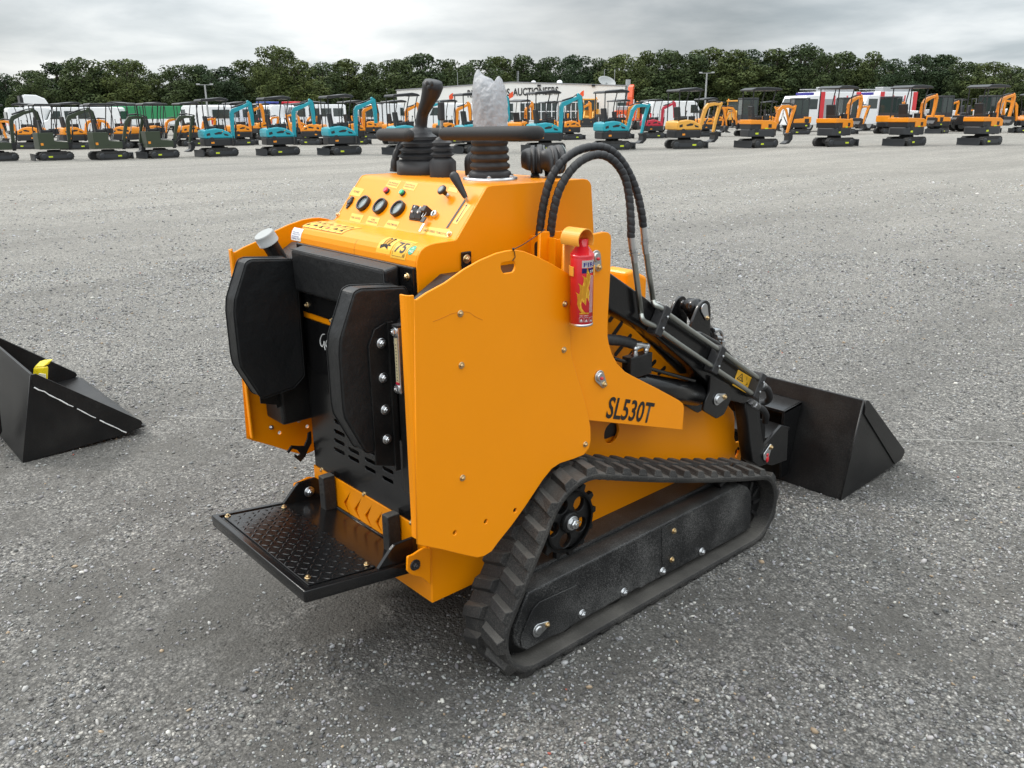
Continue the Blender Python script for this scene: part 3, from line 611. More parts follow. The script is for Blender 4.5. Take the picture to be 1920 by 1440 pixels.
for sg in (1, -1):
    U = MB()
    if sg > 0: tr = tm.build('rubber_track', RUB, LD, .0022, 2)
    else:
        me = tr.data.copy(); me.transform(Matrix.Scale(-1, 4, (1,0,0))); me.flip_normals(); o = bpy.data.objects.new('rubber_track', me); COL.objects.link(o); o.parent = LD
        b_ = o.modifiers.new('bevel', 'BEVEL'); b_.width = .0022; b_.segments = 2; b_.limit_method = 'ANGLE'; b_.angle_limit = math.radians(35); tr = o
    fr = plate('roller_frame', 'x', sg*0.5180, sg*.430, FO, DUSTY, LD, (), .006)
    tp_ = [q for q in FO[:2]]
    MB().prism_x([(FO[0][0]-.03, FO[0][1]-.10),(FO[0][0]+.02, FO[0][1]+.012),(FO[1][0]-.02, FO[1][1]+.012),(FO[1][0]+.0, FO[1][1]-.10)], sg*.33, sg*.445).build('frame_channel', DUSTY, fr, .006)
    if sg > 0:
        rp = yz([(982,1215),(969,1207),(968,1192),(985,1175),(992,1160),(1004,1131),(1012,1123),(1082,1096),(1082,1099),(1020,1128),(1010,1138),(1086,1152),(1083,1170),(1064,1177),(1050,1188),(1024,1195)], 0.5180)
        rp = yz([(985,1217),(976,1212),(974,1195),(985,1168),(997,1142),(1010,1128),(1080,1096),(1084,1100),(1083,1150),(1083,1160),(1076,1167),(1055,1183),(1030,1193)], 0.5180)
        plate('idler_plate', 'x', 0.5185, 0.5230, rp, DUSTY, fr, (), .0015)
        lp = yz([(1240,990),(1262,978),(1276,985),(1278,1040),(1262,1066),(1241,1075)], 0.5180); plate('access_cover', 'x', 0.5185, 0.5210, lp, DUSTY, fr, (), .001)
    for c in ((1093,1152),(1171.5,1111),(1244,1072),(1317.5,1035)):
        q = px(*c,'x',0.5250); bolt((sg*0.5190, q.y, q.z), (sg,0,0), .0105, ZINC, fr)
    for c in ((1265,996),(1261,1050)): q = px(*c,'x',0.5250); bolt((sg*0.5210, q.y, q.z), (sg,0,0), .0075, BRASS, fr)
    q, q2 = px(1010,1182,'x',0.5280), px(1026,1171,'x',0.5280); t = math.atan2(q2.z-q.z, q2.y-q.y)
    tear = [(q.y+.023*math.cos(t+PI/2+PI*i/12), q.z+.023*math.sin(t+PI/2+PI*i/12)) for i in range(13)] + [(q2.y+.011*math.cos(t-PI/2+PI*i/8), q2.z+.011*math.sin(t-PI/2+PI*i/8)) for i in range(9)]
    pk = plate('idler_pin', 'x', sg*0.5285, sg*0.5235, tear, ZINC, fr, (), .0015); MB().lathe([(.015,0),(.0145,.003),(.010,.004)], (sg*0.5285, q.y, q.z), (sg,0,0), 20).build('pin_head', ZINC, pk)
    bolt((sg*0.5285, q2.y, q2.z), (sg,0,0), .0062, BRASS, pk)
    # sprocket
    so = []
    NT = 13
    for i in range(NT):
        for da, r in ((-.26,.106),(-.13,.124),(.13,.124),(.26,.106)): a = (i+da*1.0)*2*PI/NT; so.append((C2.x+r*math.cos(a), C2.y+r*math.sin(a)))
    ho = [circ((C2.x+.063*math.cos(a), C2.y+.063*math.sin(a)), .024, 18) for a in [.75+k*2*PI/5 for k in range(5)]]
    sp = plate('drive_sprocket', 'x', sg*.478, sg*.460, so, BLKM, LD, ho, .002)
    MB().lathe([(.090,0),(.090,0),(.090,.012),(.090,.012),(.098,.012),(.098,.012),(.098,0)], (sg*.478, C2.x, C2.y), (sg,0,0), 40, cap=False).build('rim_ring', BLKM, sp); MB().lathe([(.05,-.1),(.05,.0)], (sg*.46, C2.x, C2.y), (sg,0,0), 24).build('hub', BLKM, sp)
    MB().lathe([(.036,0),(.036,.012),(.03,.016)], (sg*.478, C2.x, C2.y), (sg,0,0), 24).build('hub_boss', BLKM, sp)
    bolt((sg*.494, C2.x, C2.y), (sg,0,0), .0165, ZINC, sp, 'hub_nut')
    MB().cyl((sg*.486, C2.x-.02, C2.y-.012), (sg*.52, C2.x+.012, C2.y+.010), .0028, 8).build('split_pin', BRASS, sp)
    for c, r in ((C1,.104),(C3,.108)):
        sp = MB().lathe([(.03,-.036),(r,-.034),(r,-.016),(r*.8,-.014),(r*.8,.014),(r,.016),(r,.032),(.03,.034)], (sg*.47, c.x, c.y), (1,0,0), 28).build('idler_wheel', BLKM, LD)
    b = MB()
    for k in range(10): a = k*2*PI/10; b.prism([(sg*.47+(.032 if sg > 0 else -.042), C3.x+r_*math.cos(a+d_), C3.y+r_*math.sin(a+d_)) for r_, d_ in ((.05,-.12),(.100,-.07),(.100,.07),(.05,.12))], (.010,0,0))
    b.build('wheel_ribs', BLKM, sp)
    for k in range(4):
        y_ = 1.63+k*.235; MB().lathe([(.02,-.036),(.052,-.034),(.052,.034),(.02,.036)], (sg*.47, y_, .092), (1,0,0), 18).build('track_roller', BLKM, fr)
    b = MB(); q = px(1355,905,'x',.46); b.cyl((sg*.47, q.y-.05, .27),(sg*.47, q.y+.06, .315), .017, 10); b.build('tension_rod', BLKM, fr)
# --- arms
AO = yz([(1095,462),(1118,466),(1146,512),(1208,556),(1265,600),(1350,657),(1426,711),(1421,735),(1412,748),(1396,758),(1372,752),(1330,720),(1290,682),(1225,628),(1142,580),(1105,505)], .470)
for sg in (1, -1):
    ar = plate('loader_arm', 'x', sg*.470, sg*.400, AO, BLK, LD, (), .006)
    kn = round_poly(yz([(1332,704),(1368,722),(1372,745),(1357,777),(1343,785),(1318,770),(1322,752),(1330,735)], .480), .008)
    k_ = plate('cylinder_lug', 'x', sg*.482, sg*.4705, kn, BLK, ar, (), .002)
    plate('cylinder_lug', 'x', sg*.400, sg*.388, kn, BLK, ar, (), .002)
    q, q2 = px(1346,749,'x',.486), px(1358,744,'x',.486); t = math.atan2(q2.z-q.z, q2.y-q.y)
    tear = [(q.y+.022*math.cos(t+PI/2+PI*i/12), q.z+.022*math.sin(t+PI/2+PI*i/12)) for i in range(13)] + [(q2.y+.012*math.cos(t-PI/2+PI*i/8), q2.z+.012*math.sin(t-PI/2+PI*i/8)) for i in range(9)]
    pk = plate('cylinder_pin', 'x', sg*.4875, sg*.4825, tear, ZINC, k_, (), .0015); bolt((sg*.4875, q2.y, q2.z), (sg,0,0), .0068, BRASS, pk)
    MB().lathe([(.015,0),(.015,.003),(.012,.005)], (sg*.4875, q.y, q.z), (sg,0,0), 18).build('pin_head', ZINC, pk)
    # lift cylinder between tower plate and lug
    qa, qb = px(1125,708,'x',.44), V((.44, q.y, q.z)); d = (qb-qa).normalized()
    cyl = MB().tube([V((sg*.437, p.y, p.z)) for p in (qa, qa+d*.06, qa+d*.07, qb-d*.07, qb-d*.062, qb-d*.03)], [.02,.022,.041,.041,.034,.030], 24).build('lift_cylinder', BLK, LD)
    MB().lathe([(.034,-.03),(.034,.03)], (sg*.437, qb.y, qb.z), (1,0,0), 20).build('cylinder_eye', BLK, cyl)
    if sg > 0:
        b = MB(); b.tube([px(x, y, 'x', .462) for x, y in ((1150,672),(1200,686),(1302,714))], .006, 8); b.build('cylinder_feed_pipe', BLK, cyl)
        m0, m1 = px(1178,672,'x',.462), px(1215,698,'x',.462); b = MB(); b.bb((.44, m0.y-.005, m1.z), (.478, m1.y, m0.z+.004)); blk = b.build('port_block', BLKM, cyl, .003)
        for (x0, y0, x1, y1, x2, y2) in ((1190,668,1191,654,1201,648),(1209,672,1211,657,1213,648)):
            b = MB(); a_, b_, c_ = px(x0,y0,'x',.462), px(x1,y1,'x',.462), px(x2,y2,'x',.462)
            b.tube([a_, a_.lerp(b_,.35)], .0115, 6); b.tube([a_.lerp(b_,.35), b_, c_], .0085, 10); b.ball(b_, .0095, 6); b.build('port_fitting', ZINC, blk)
        hs = smooth_path([px(x, y, 'x', .452) for x, y in ((1120,636),(1143,637),(1165,639),(1188,645))], 8)
        MB().tube(hs, .0165, 14, spiral=.022).build('cylinder_hose', PLA, cyl)
        b = MB(); a_, c_ = px(1187,645,'x',.455), px(1213,649,'x',.46); b.tube([a_, a_.lerp(c_,.5)], .0135, 12); b.tube([a_.lerp(c_,.5), c_], .0095, 10); b.ball(c_, .011, 6); b.build('hose_fitting', ZINC, cyl)
    # drop leg and pivot at the front of the arm
    lg = yz([(1397,750),(1424,736),(1427,800),(1432,832),(1446,850),(1440,870),(1424,876),(1411,866),(1406,830),(1402,790)], .455)
    plate('arm_leg', 'x', sg*.455, sg*.400, lg, BLKM, ar, (), .005)
ARM = [o for o in bpy.data.objects if o.name == 'loader_arm'][0]
# gusset and crossmember with cylinder ears
plate('arm_gusset', 'x', .398, .388, yz([(1165,585),(1191,603),(1262,655),(1293,691),(1291,699),(1272,700),(1190,618)], .39), BLK, ARM, (), .001)
cm = MB().prism_x([(2.36,.80),(2.40,.86),(2.52,.80),(2.70,.66),(2.70,.56),(2.60,.56)], -.40, .40).build('arm_crossmember', BLK, LD, .008)
EX = .16
for xs in (EX, EX-.115):
    eo = yz([(1290,640),(1298,605),(1306,585),(1312,572),(1320,564),(1327,563),(1332,570),(1333,590),(1331,625),(1336,650),(1330,680),(1285,670)], EX)
    ea = plate('cylinder_ear', 'x', xs, xs-.014, round_poly(eo, .012), BLK, cm, (), .002)
    if xs == EX:
        q, q2 = px(1321,579,'x',EX+.005), px(1326,596,'x',EX+.005); t = math.atan2(q2.z-q.z, q2.y-q.y)
        tear = [(q.y+.021*math.cos(t+PI/2+PI*i/12), q.z+.021*math.sin(t+PI/2+PI*i/12)) for i in range(13)] + [(q2.y+.011*math.cos(t-PI/2+PI*i/8), q2.z+.011*math.sin(t-PI/2+PI*i/8)) for i in range(9)]
        pk = plate('tilt_pin', 'x', EX+.006, EX+.001, tear, ZINC, ea, (), .0015); bolt((EX+.006, q2.y, q2.z), (1,0,0), .0065, BRASS, pk)
b = MB(); b.lathe([(.020,-.10),(.020,-.078),(.032,-.076),(.034,-.045),(.034,-.03),(.024,-.028),(.02,-.014)], (EX, q.y, q.z), (1,0,0), 22); eye = b.build('tilt_cylinder_eye', BLK, cm)
d = (V((0, 3.16, .36))-V((0, q.y, q.z))).normalized(); p0 = V((EX-.06, q.y, q.z))
tc_ = MB().tube([p0+d*.03, p0+d*.26, p0+d*.265], [.034,.034,.025], 20); tc_.tube([p0+d*.26, p0+d*.47], .017, 14); tc_ = tc_.build('tilt_cylinder', BLK, LD)
b = MB(); f0, f1, f2, f3 = [px(x, y, 'x', EX-.03) for x, y in ((1337,620),(1348,619),(1354,628),(1354,644))]
b.tube(smooth_path([f0, f1, f2, f3], 4), .0075, 10); b.tube([f0, f0.lerp(f1,.5)], .012, 6); b.tube([f3.lerp(f2,.3), f3+V((0,0,-.03))], .0125, 6); b.build('tilt_fitting', ZINC, tc_)
b = MB(); f0, f1 = [px(x, y, 'x', EX-.02) for x, y in ((1342,632),(1351,634))]; b.tube([f0, f1], .010, 8); b.build('tilt_fitting', ZINC, tc_)
# --- auxiliary pipes, clamps and the two arched hoses on the right arm
XP = .497
lo = [(1189,488),(1196,540),(1201.5,588),(1203.5,597),(1209,603),(1226,611),(1240,622),(1283,652),(1327,681.5),(1342,692),(1409,737)]
up = [(1210,463),(1217,515),(1224.5,562),(1226.5,570),(1232,574),(1242,579),(1252,589),(1297,621),(1341,651),(1355,661),(1424,711)]
XL = [XP-.01]*3+[XP]*8
def xpath(pp, xs): return [px(a, b, 'x', x) for (a, b), x in zip(pp, xs)]
for pp, xs in ((lo, XL), (up, [.475]*3+[.482,.490]+[XP]*6)):
    P = xpath(pp, xs); MB().tube(P[:2]+smooth_path(P[2:6], 5)+P[6:], .0088, 14).build('hydraulic_pipe', STEEL, ARM)
for c in ((1216,589,1246,611),(1322,663,1350,682),(1401,715,1425,727)):
    a_ = V((c[0], c[1])); 
    mid = ((c[0]+c[2])/2, (c[1]+c[3])/2)
    q = px(*mid, 'x', .480); al = (px(1341,651,'x',.48)-px(1252,589,'x',.48)).normalized(); pr = V((0, -al.z, al.y))
    R3 = Matrix((V((1,0,0)), al, pr)).transposed()
    cl = MB().box((.4905, q.y, q.z), (.040, .034, .098), R3).build('pipe_clamp', PLA, ARM, .004)
    for h in (.018, -.020): bolt(V((.5105, q.y, q.z))+al*.004+pr*h, (1,0,0), .0048, ZINC, cl, washer=False)
    MB().lathe([(.0055,0),(.0055,.0006)], V((.5107, q.y, q.z))-al*.010, (1,0,0), 14).build('clamp_hole', INK, cl)
hA = [(1011,441),(1019,384),(1033,335),(1055.5,302),(1084,282),(1115.5,275),(1142,280.5),(1164,300),(1182,330),(1195,364),(1203,400),(1206,425)]
hB = [(1032,442),(1038,395.5),(1049,355.5),(1066.7,324.4),(1089,302),(1115.5,290.5),(1138,293.5),(1158,310),(1172.5,336),(1180,373),(1183,418),(1183,445)]
for hh, x0, x1, fit in ((hA, .355, .475, [(1206,424),(1208.5,446),(1209,458),(1211,475)]), (hB, .385, .487, [(1183,444),(1186,466),(1188.5,478),(1190,492)])):
    n = len(hh); P = smooth_path([px(a, b, 'x', x0+(x1-x0)*min(1, i/(n-2))) for i, (a, b) in enumerate(hh)], 26)
    h_ = MB().tube(P, .0116, 18, spiral=.021).build('hydraulic_hose', PLA, LD)
    f = [px(a, b, 'x', x1) for a, b in fit]
    b = MB(); b.tube([f[0], f[1]], .0108, 16); b.build('hose_ferrule', ALU, h_)
    b = MB(); b.tube([f[1], f[1].lerp(f[2],.45)], .0118, 6); b.tube([f[1].lerp(f[2],.5), f[2]], .0128, 6); b.tube([f[2], f[3]], .0098, 14); b.build('hose_nut', ZINC, h_)
for P in ([(1424,720),(1432,724),(1440,732),(1443,744),(1438,752),(1426,756)], [(1408,752),(1420,762),(1430,768),(1436,778),(1435,790)]):
    Q = smooth_path([px(a, b, 'x', .47-.02*i) for i, (a, b) in enumerate(P)], 8); h_ = MB().tube(Q[6:], .0135, 14).build('coupler_hose', PLA, ARM)
    b = MB(); b.tube(Q[:5], .0125, 8); b.tube(Q[4:9], .0142, 14); b.build('hose_nut', ZINC, h_)
# warning label on the arm
def onarm(x, y): return px(x, y, 'x', .4712)
P = [onarm(*c) for c in ((1384,693),(1411,709),(1399,737),(1373,722))]
wl = MB().prism(P, (.0006,0,0)).build('warning_sticker', STICK, ARM)
def wpt(u, v): return P[3]+(P[2]-P[3])*u+(P[0]-P[3])*v+V((.0012,0,0))
b = MB()
def stroke(mb, pts, w, closed=False):
    pts = [V(p) for p in pts]
    for i in range(len(pts)-(0 if closed else 1)):
        a_, c_ = pts[i], pts[(i+1) % len(pts)]; d_ = (c_-a_).normalized(); n_ = V((1,0,0)).cross(d_)*w; mb.add([a_-n_-d_*w, a_+n_-d_*w, c_+n_+d_*w, c_-n_+d_*w], [(0,1,2,3)])
stroke(b, [wpt(.12,.5), wpt(.32,.9), wpt(.52,.5)], .0016, True); stroke(b, [wpt(.25,.58), wpt(.33,.7), wpt(.42,.56)], .0014); stroke(b, [wpt(.66,.9), wpt(.72,.72)], .001); stroke(b, [wpt(.80,.58), wpt(.84,.5), wpt(.78,.42)], .0018)
stroke(b, [wpt(0,.3), wpt(1,.3)], .0008)
for v in (.22,.13): stroke(b, [wpt(.08,v), wpt(.92,v)], .0009)
b.build('warning_pictogram', INK, wl)
# --- bucket
def make_bucket(parent, BX, BXI, oy=0., full=True):
    SIDE = [(3.217,.004),(3.222,.000),(3.690,.022),(3.770,.038),(3.792,.062),(3.786,.078),(3.345,.428),(3.322,.430)]
    sh = MB()
    T = .008
    inner = [(3.217,.004),(3.322,.430),(3.322+T,.430),(3.217+T+.004,.016),(3.76,.040),(3.77,.030)]
    prof_ = [(3.217,.002),(3.322,.430),(3.3302,.4285),(3.232,.040),(3.245,.0145),(3.69,.034),(3.72,.034),(3.72,.026),(3.235,-.001)]
    sh.prism_x([(y+oy, z) for y, z in prof_], -BX+.004, BX-.004)
    bk = sh.build('bucket', BLKM, parent, .0012)
    for sg in (1, -1):
        s_ = plate('bucket_side', 'x', sg*BX, sg*(BX-.009), [(y+oy, z) for y, z in SIDE], BLKM, bk, (), .0015)
        st = [(3.325,.372),(3.322,.431),(3.346,.4295),(3.787,.079),(3.793,.062),(3.771,.037),(3.705,.0305)]
        plate('side_stiffener', 'x', sg*(BX+.0065), sg*(BX+.0005), [(y+oy, z) for y, z in st], BLKM, s_, (), .001)
    ce = MB().prism_x([(3.60+oy,.0235),(3.60+oy,.035),(3.79+oy,.050),(3.815+oy,.040),(3.79+oy,.037)], -BX+.002, BX-.002)
    ce.build('cutting_edge', CUT if not full else BLKM, bk, .001)
    MB().bb((-BX+.01, 3.322+oy, .405), (BX-.01, 3.334+oy, .4315)).build('bucket_lip', BLKM, bk, .001)
    return bk
BK = make_bucket(LD, .588, .5)
# quick attach on the back of the bucket
q0, q1 = px(1424,741,'y',3.27), px(1499,757,'y',3.27)
qa = MB(); X1 = q1.x
qa.prism_x([(3.295,q1.z+.004),(3.295,q1.z-.008),(3.15,q1.z-.018),(3.15,q1.z-.006)], -X1, X1)
for xs in (X1, -X1): qa.prism_x([(3.15,q1.z-.006),(3.295,q1.z+.004),(3.228,.035),(3.175,.03),(3.16,.16)], xs-.012*(1 if xs > 0 else -.0), xs+.012*(0 if xs > 0 else 1))
qa.prism_x([(3.26,.06),(3.30,q1.z-.01),(3.275,q1.z-.01),(3.24,.06)], -X1+.013, X1-.013)
QA = qa.build('quick_attach', BLK, LD, .002)
for xs in (.45, .345, -.345, -.45):
    lo_ = yz([(1430,835),(1463,797),(1476,800),(1473,862),(1446,872),(1430,868),(1424,852)], .45)
    l_ = plate('coupler_lug', 'x', xs+.006, xs-.006, lo_, BLKM, QA, (), .002)
MB().bb((-.345, 2.98, .27), (.345, 3.17, .285)).build('coupler_plate', BLKM, QA, .002)
q, q2 = px(1437,853,'x',.46), px(1444,838,'x',.46); t = math.atan2(q2.z-q.z, q2.y-q.y)
tear = [(q.y+.023*math.cos(t+PI/2+PI*i/12), q.z+.023*math.sin(t+PI/2+PI*i/12)) for i in range(13)] + [(q2.y+.012*math.cos(t-PI/2+PI*i/8), q2.z+.012*math.sin(t-PI/2+PI*i/8)) for i in range(9)]
pk = plate('bucket_pin', 'x', .4625, .457, tear, ZINC, QA, (), .0015); bolt((.4625, q2.y, q2.z), (1,0,0), .0075, BRASS, pk)
b = MB(); b.ball((.463, q.y+.006, q.z-.02), (.004,.010,.014), 6); b.ball((.463, q.y+.004, q.z-.0), (.004,.007,.007), 6); b.build('red_paint_mark', RED, pk)
MB().lathe([(.030,-.03),(.030,-.008),(.024,-.006)], (.44, q.y-.03, q.z+.01), (1,0,0), 18).build('pivot_boss', BLKM, QA)
# ================================================================== FIRE EXTINGUISHER
XE, RE = .540, .0318
qe = px(1090.5,545,'x',XE); YE = qe.y; zb, zs, zn, zt_ = px(1091,609,'x',XE+.012).z, px(1090,478,'x',XE).z, px(1094,466,'x',XE).z, px(1094,447,'x',XE).z
FE = root('fire_extinguisher', (XE, YE, zb), 'small red and white fire extinguisher can in a bracket beside the loader hoses', 'extinguisher')
cn = MB().lathe([(RE-.004,0),(RE,.003),(RE,zs-zb-.004),(RE-.002,zs-zb)], (XE,YE,zb), n=40).build('can', RED, FE)
MB().lathe([(RE-.003,-.0035),(RE+.0008,-.002),(RE+.0008,.004),(RE-.002,.0045)], (XE,YE,zb), n=40).build('can_rim', ALU, FE)
MB().lathe([(RE+.0005,zs-zb-.004),(RE+.0008,zs-zb+.003),(RE+.0008,zs-zb+.003),(.0195,zn-zb+.004),(.0195,zn-zb+.004),(.0165,zn-zb+.007),(.0165,zn-zb+.007),(.0165,zt_-zb-.002),(.0155,zt_-zb),(.0155,zt_-zb),(.005,zt_-zb)], (XE,YE,zb), n=32).build('spray_cap', RED, FE)
# print on the can : u = angle, v = height.  0 angle faces the camera's side
A0 = math.atan2(CAM.y-YE, CAM.x-XE)
zc = lambda y: px(1091, y, 'x', XE+.02).z
def wrapcan(name, pts, m, h, parent):
    me = fill2d([pts], .0001) if isinstance(pts, list) else pts
    bm = bmesh.new(); bm.from_mesh(me)
    for k in range(-14, 15): bmesh.ops.bisect_plane(bm, geom=bm.verts[:]+bm.edges[:]+bm.faces[:], plane_co=(k*.004, 0, 0), plane_no=(1, 0, 0))
    bm.to_mesh(me); bm.free()
    for v in me.vertices:
        a = A0 + v.co.x/RE; r_ = RE+h; v.co = (XE+r_*math.cos(a), YE+r_*math.sin(a), zb+v.co.y)
    return link(name, me, m, parent)
def cpx(x, y):       # photo pixel -> (arc, height) on the can front
    u = max(-.97, min(.97, (x-1091.0)/21.3)); return (RE*math.asin(u), zc(y)-zb - .004*(1-math.sqrt(1-u*u)))
def cbox(x0, y0, x1, y1): return [cpx(x0,y1), (cpx(x1,y0)[0], cpx(x0,y1)[1]), (cpx(x1,y0)[0], cpx(x0,y0)[1]), cpx(x0,y0)]
lb = wrapcan('brand_panel', [(a, b) for a, b in cbox(1091,488.5,1111.5,502.5)], WHT, .0005, cn)
wrapcan('brand_panel', [(a, b) for a, b in cbox(1091,503.5,1111.5,512.5)], BLUE, .0005, cn)
def cantext(t, x0, y0, x1, y1, m, bold, h=.0009):
    me = text_mesh(t, bold); xs = [v.co.x for v in me.vertices]; ys = [v.co.y for v in me.vertices]; a0, a1, b0, b1 = min(xs), max(xs), min(ys), max(ys)
    c0, c1 = cpx(x0, y1), cpx(x1, y0)
    for v in me.vertices: v.co = (c0[0]+(x1-x0)*.00152*(v.co.x-a0)/(a1-a0), c0[1]+(c1[1]-c0[1])*(v.co.y-b0)/(b1-b0), 0)
    return wrapcan('lettering', me, m, h, cn)
cantext('FIRE', 1094, 490.5, 1122, 500.5, BLUE, .015); cantext('STOP', 1105, 505, 1128, 511, WHT, .015)
fl = [(236,1190),(300,1200),(300,1190),(258,1130),(236,1060),(246,1015),(232,940),(214,915),(236,930),(262,945),(276,900),(268,830),(248,796),(276,812),(302,830),(322,770),(318,720),(294,688),(330,712),(352,722),(356,650),(362,580),(384,640),(405,690),(402,760),(396,830),(388,860),(398,900),(392,990),(388,1050),(372,1000),(360,990),(352,1050),(346,1100),(320,1065),(298,1040),(290,1080),(300,1130),(330,1170),(352,1192),(395,1180),(395,1205),(272,1215)]
fl = [(346,1192),(392,1192),(392,1212),(272,1212),(272,1194),(300,1196),(262,1140),(240,1080),(246,1020),(236,945),(214,915),(240,930),(264,946),(276,900),(268,835),(248,796),(276,812),(302,832),(320,780),(318,725),(294,688),(330,712),(352,722),(356,650),(362,580),(384,640),(405,690),(403,760),(392,830),(380,860),(398,905),(390,1050),(372,1002),(358,992),(354,1098),(325,1060),(300,1040),(292,1085),(306,1140)]
wrapcan('flame_emblem', [cpx(1050+x/7.2, 420+y/7.2) for x, y in fl], STICK, .0007, cn)
for i in range(34): 
    y_ = 517+i*2.05; wrapcan('print_line', [(a, b) for a, b in cbox(1105.5-(i*.02), y_, 1110.5, y_+1.1)], WHT, .0006, cn)
cantext('NET 500ml', 1088.5, 590, 1104, 592.5, WHT, .0)
for i, x_ in enumerate((1087.5,1097,1105.5)):
    wrapcan('class_symbol', [(a, b) for a, b in cbox(x_, 594.5, x_+7.8-i*1.0, 603.5)], WHT, .0005, cn)
    wrapcan('class_symbol', [(a, b) for a, b in cbox(x_+.5, 595.2, x_+7.3-i*1.0, 602.8)], RED, .0008, cn)
    wrapcan('class_symbol', [cpx(x_+1,602), cpx(x_+6-i*.8,602), cpx(x_+5-i*.8,599), cpx(x_+3.6-i*.3,597), cpx(x_+2,599.5)], WHT, .0011, cn)
# bracket belongs to the loader
EB = MB().bb((.4905, YE-.02, zb+.02), (.4935, YE+.02, zt_+.02)).build('extinguisher_bracket', TAN, LD, .0008)
def strip_arc(name, c, r, a0, a1, plane, w0, w1, th, m, parent, n=22):
    b = MB(); vs = []
    for i in range(n+1):
        a = a0+(a1-a0)*i/n
        for rr in (r, r+th):
            for w in (w0, w1):
                vs.append((c[0]+rr*math.cos(a), c[1]+rr*math.sin(a), w) if plane == 'z' else (w, c[0]+rr*math.cos(a), c[1]+rr*math.sin(a)))
    fs = []
    for i in range(n):
        o = i*4; fs += [(o,o+1,o+5,o+4),(o+2,o+6,o+7,o+3),(o,o+4,o+6,o+2),(o+1,o+3,o+7,o+5)]
    fs += [(0,2,3,1),(n*4,n*4+1,n*4+3,n*4+2)]
    return b.add(vs, fs).build(name, m, parent, .0006)
zr0, zr1 = zc(519), zc(501)
aL = A0-1.05
strip_arc('bracket_clip', (XE, YE), RE+.0006, A0-.1-.62, A0-2.6, 'z', zr0, zr1, .0028, TAN, EB)
strip_arc('bracket_clip', (XE, YE), RE+.0006, A0+1.18, A0+2.6, 'z', zr0, zr1, .0028, TAN, EB)
qh = px(1096,452,'x',.56)
strip_arc('bracket_hood', (qh.y, qh.z+.002), .028, -.55, PI+.45, 'x', .500, .566, .003, TAN, EB, 26)
# ================================================================== PLASTIC BAG over the right joystick
m = bpy.data.materials.new('thin_plastic'); m.use_nodes = True; nt = m.node_tree; N = nt.nodes; L = nt.links; pb = N['Principled BSDF']
pb.inputs['Base Color'].default_value = (.56,.57,.59,1); pb.inputs['Roughness'].default_value = .42; tr_ = N.new('ShaderNodeBsdfTransparent'); tl_ = N.new('ShaderNodeBsdfTranslucent'); tl_.inputs['Color'].default_value = (.62,.63,.66,1)
m1, m2 = N.new('ShaderNodeMixShader'), N.new('ShaderNodeMixShader'); m1.inputs[0].default_value = .45; m2.inputs[0].default_value = .16
L.new(pb.outputs[0], m1.inputs[1]); L.new(tl_.outputs[0], m1.inputs[2]); L.new(m1.outputs[0], m2.inputs[1]); L.new(tr_.outputs[0], m2.inputs[2]); L.new(m2.outputs[0], N['Material Output'].inputs[0])
nn = N.new('ShaderNodeTexNoise'); nn.inputs['Scale'].default_value = 26; nn.inputs['Detail'].default_value = 5; tcn = N.new('ShaderNodeTexCoord'); mp_ = N.new('ShaderNodeMapping'); mp_.inputs['Scale'].default_value = (1,1,.35)
L.new(tcn.outputs['Object'], mp_.inputs[0]); L.new(mp_.outputs[0], nn.inputs['Vector']); bp_ = N.new('ShaderNodeBump'); bp_.inputs['Strength'].default_value = .7; bp_.inputs['Distance'].default_value = .005
L.new(nn.outputs['Fac'], bp_.inputs['Height']); L.new(bp_.outputs[0], pb.inputs['Normal']); BAG = m
lv_ = [(893,945),(894,946),(893,946),(892,946.5),(890.5,946),(890,945),(890,944),(890,943)]
prof_t = [(-1,158),(-.92,142),(-.8,130),(-.68,132),(-.5,139),(-.28,142),(-.05,144),(.15,150),(.32,157),(.48,154),(.6,146),(.7,141.5),(.8,146),(.9,155),(1,168)]
def htop(u):
    for (a0, b0), (a1, b1) in zip(prof_t, prof_t[1:]):
        if a0 <= u <= a1: return b0+(b1-b0)*(u-a0)/(a1-a0)
    return 160
b = MB(); vs = []; n = 64; NR = 18; ph = [rnd.uniform(0, 6.28) for _ in range(6)]
for j in range(NR+1):
    t = j/NR; fi = t*(len(lv_)-1); i0 = min(int(fi), len(lv_)-2); f_ = fi-i0
    xa_ = lv_[i0][0]*(1-f_)+lv_[i0+1][0]*f_; xb_ = lv_[i0][1]*(1-f_)+lv_[i0+1][1]*f_
    for k in range(n):
        a = 2*PI*k/n; u = math.cos(a); yy = 252+(htop(u)-252)*t
        dep = .036*(1-t**5)**.6*(1+.05*math.sin(4*a+ph[0]+t*5)+.04*math.sin(9*a+ph[1]-t*9)) + .0012
        xw = (xa_+xb_)/2 + (xb_-xa_)/2*u*(1+.02*math.sin(5*t*6+ph[2]))
        q = px(xw, yy, 'y', RY); vs.append((q.x, RY+dep*math.sin(a), q.z))
nl = NR+1
b.add(vs, [(j*n+k, j*n+(k+1) % n, (j+1)*n+(k+1) % n, (j+1)*n+k) for j in range(nl-1) for k in range(n)], True)
bg = b.build('plastic_bag', BAG); tag(bg, 'thin translucent white plastic bag pulled over the right joystick', 'plastic bag')
md = bg.modifiers.new('subdivision', 'SUBSURF'); md.levels = 2; md.render_levels = 2
tx = bpy.data.textures.new('wrinkles', 'CLOUDS'); tx.noise_scale = .017; dm = bg.modifiers.new('wrinkles', 'DISPLACE'); dm.texture = tx; dm.strength = .0075; dm.mid_level = .5; dm.texture_coords = 'LOCAL'
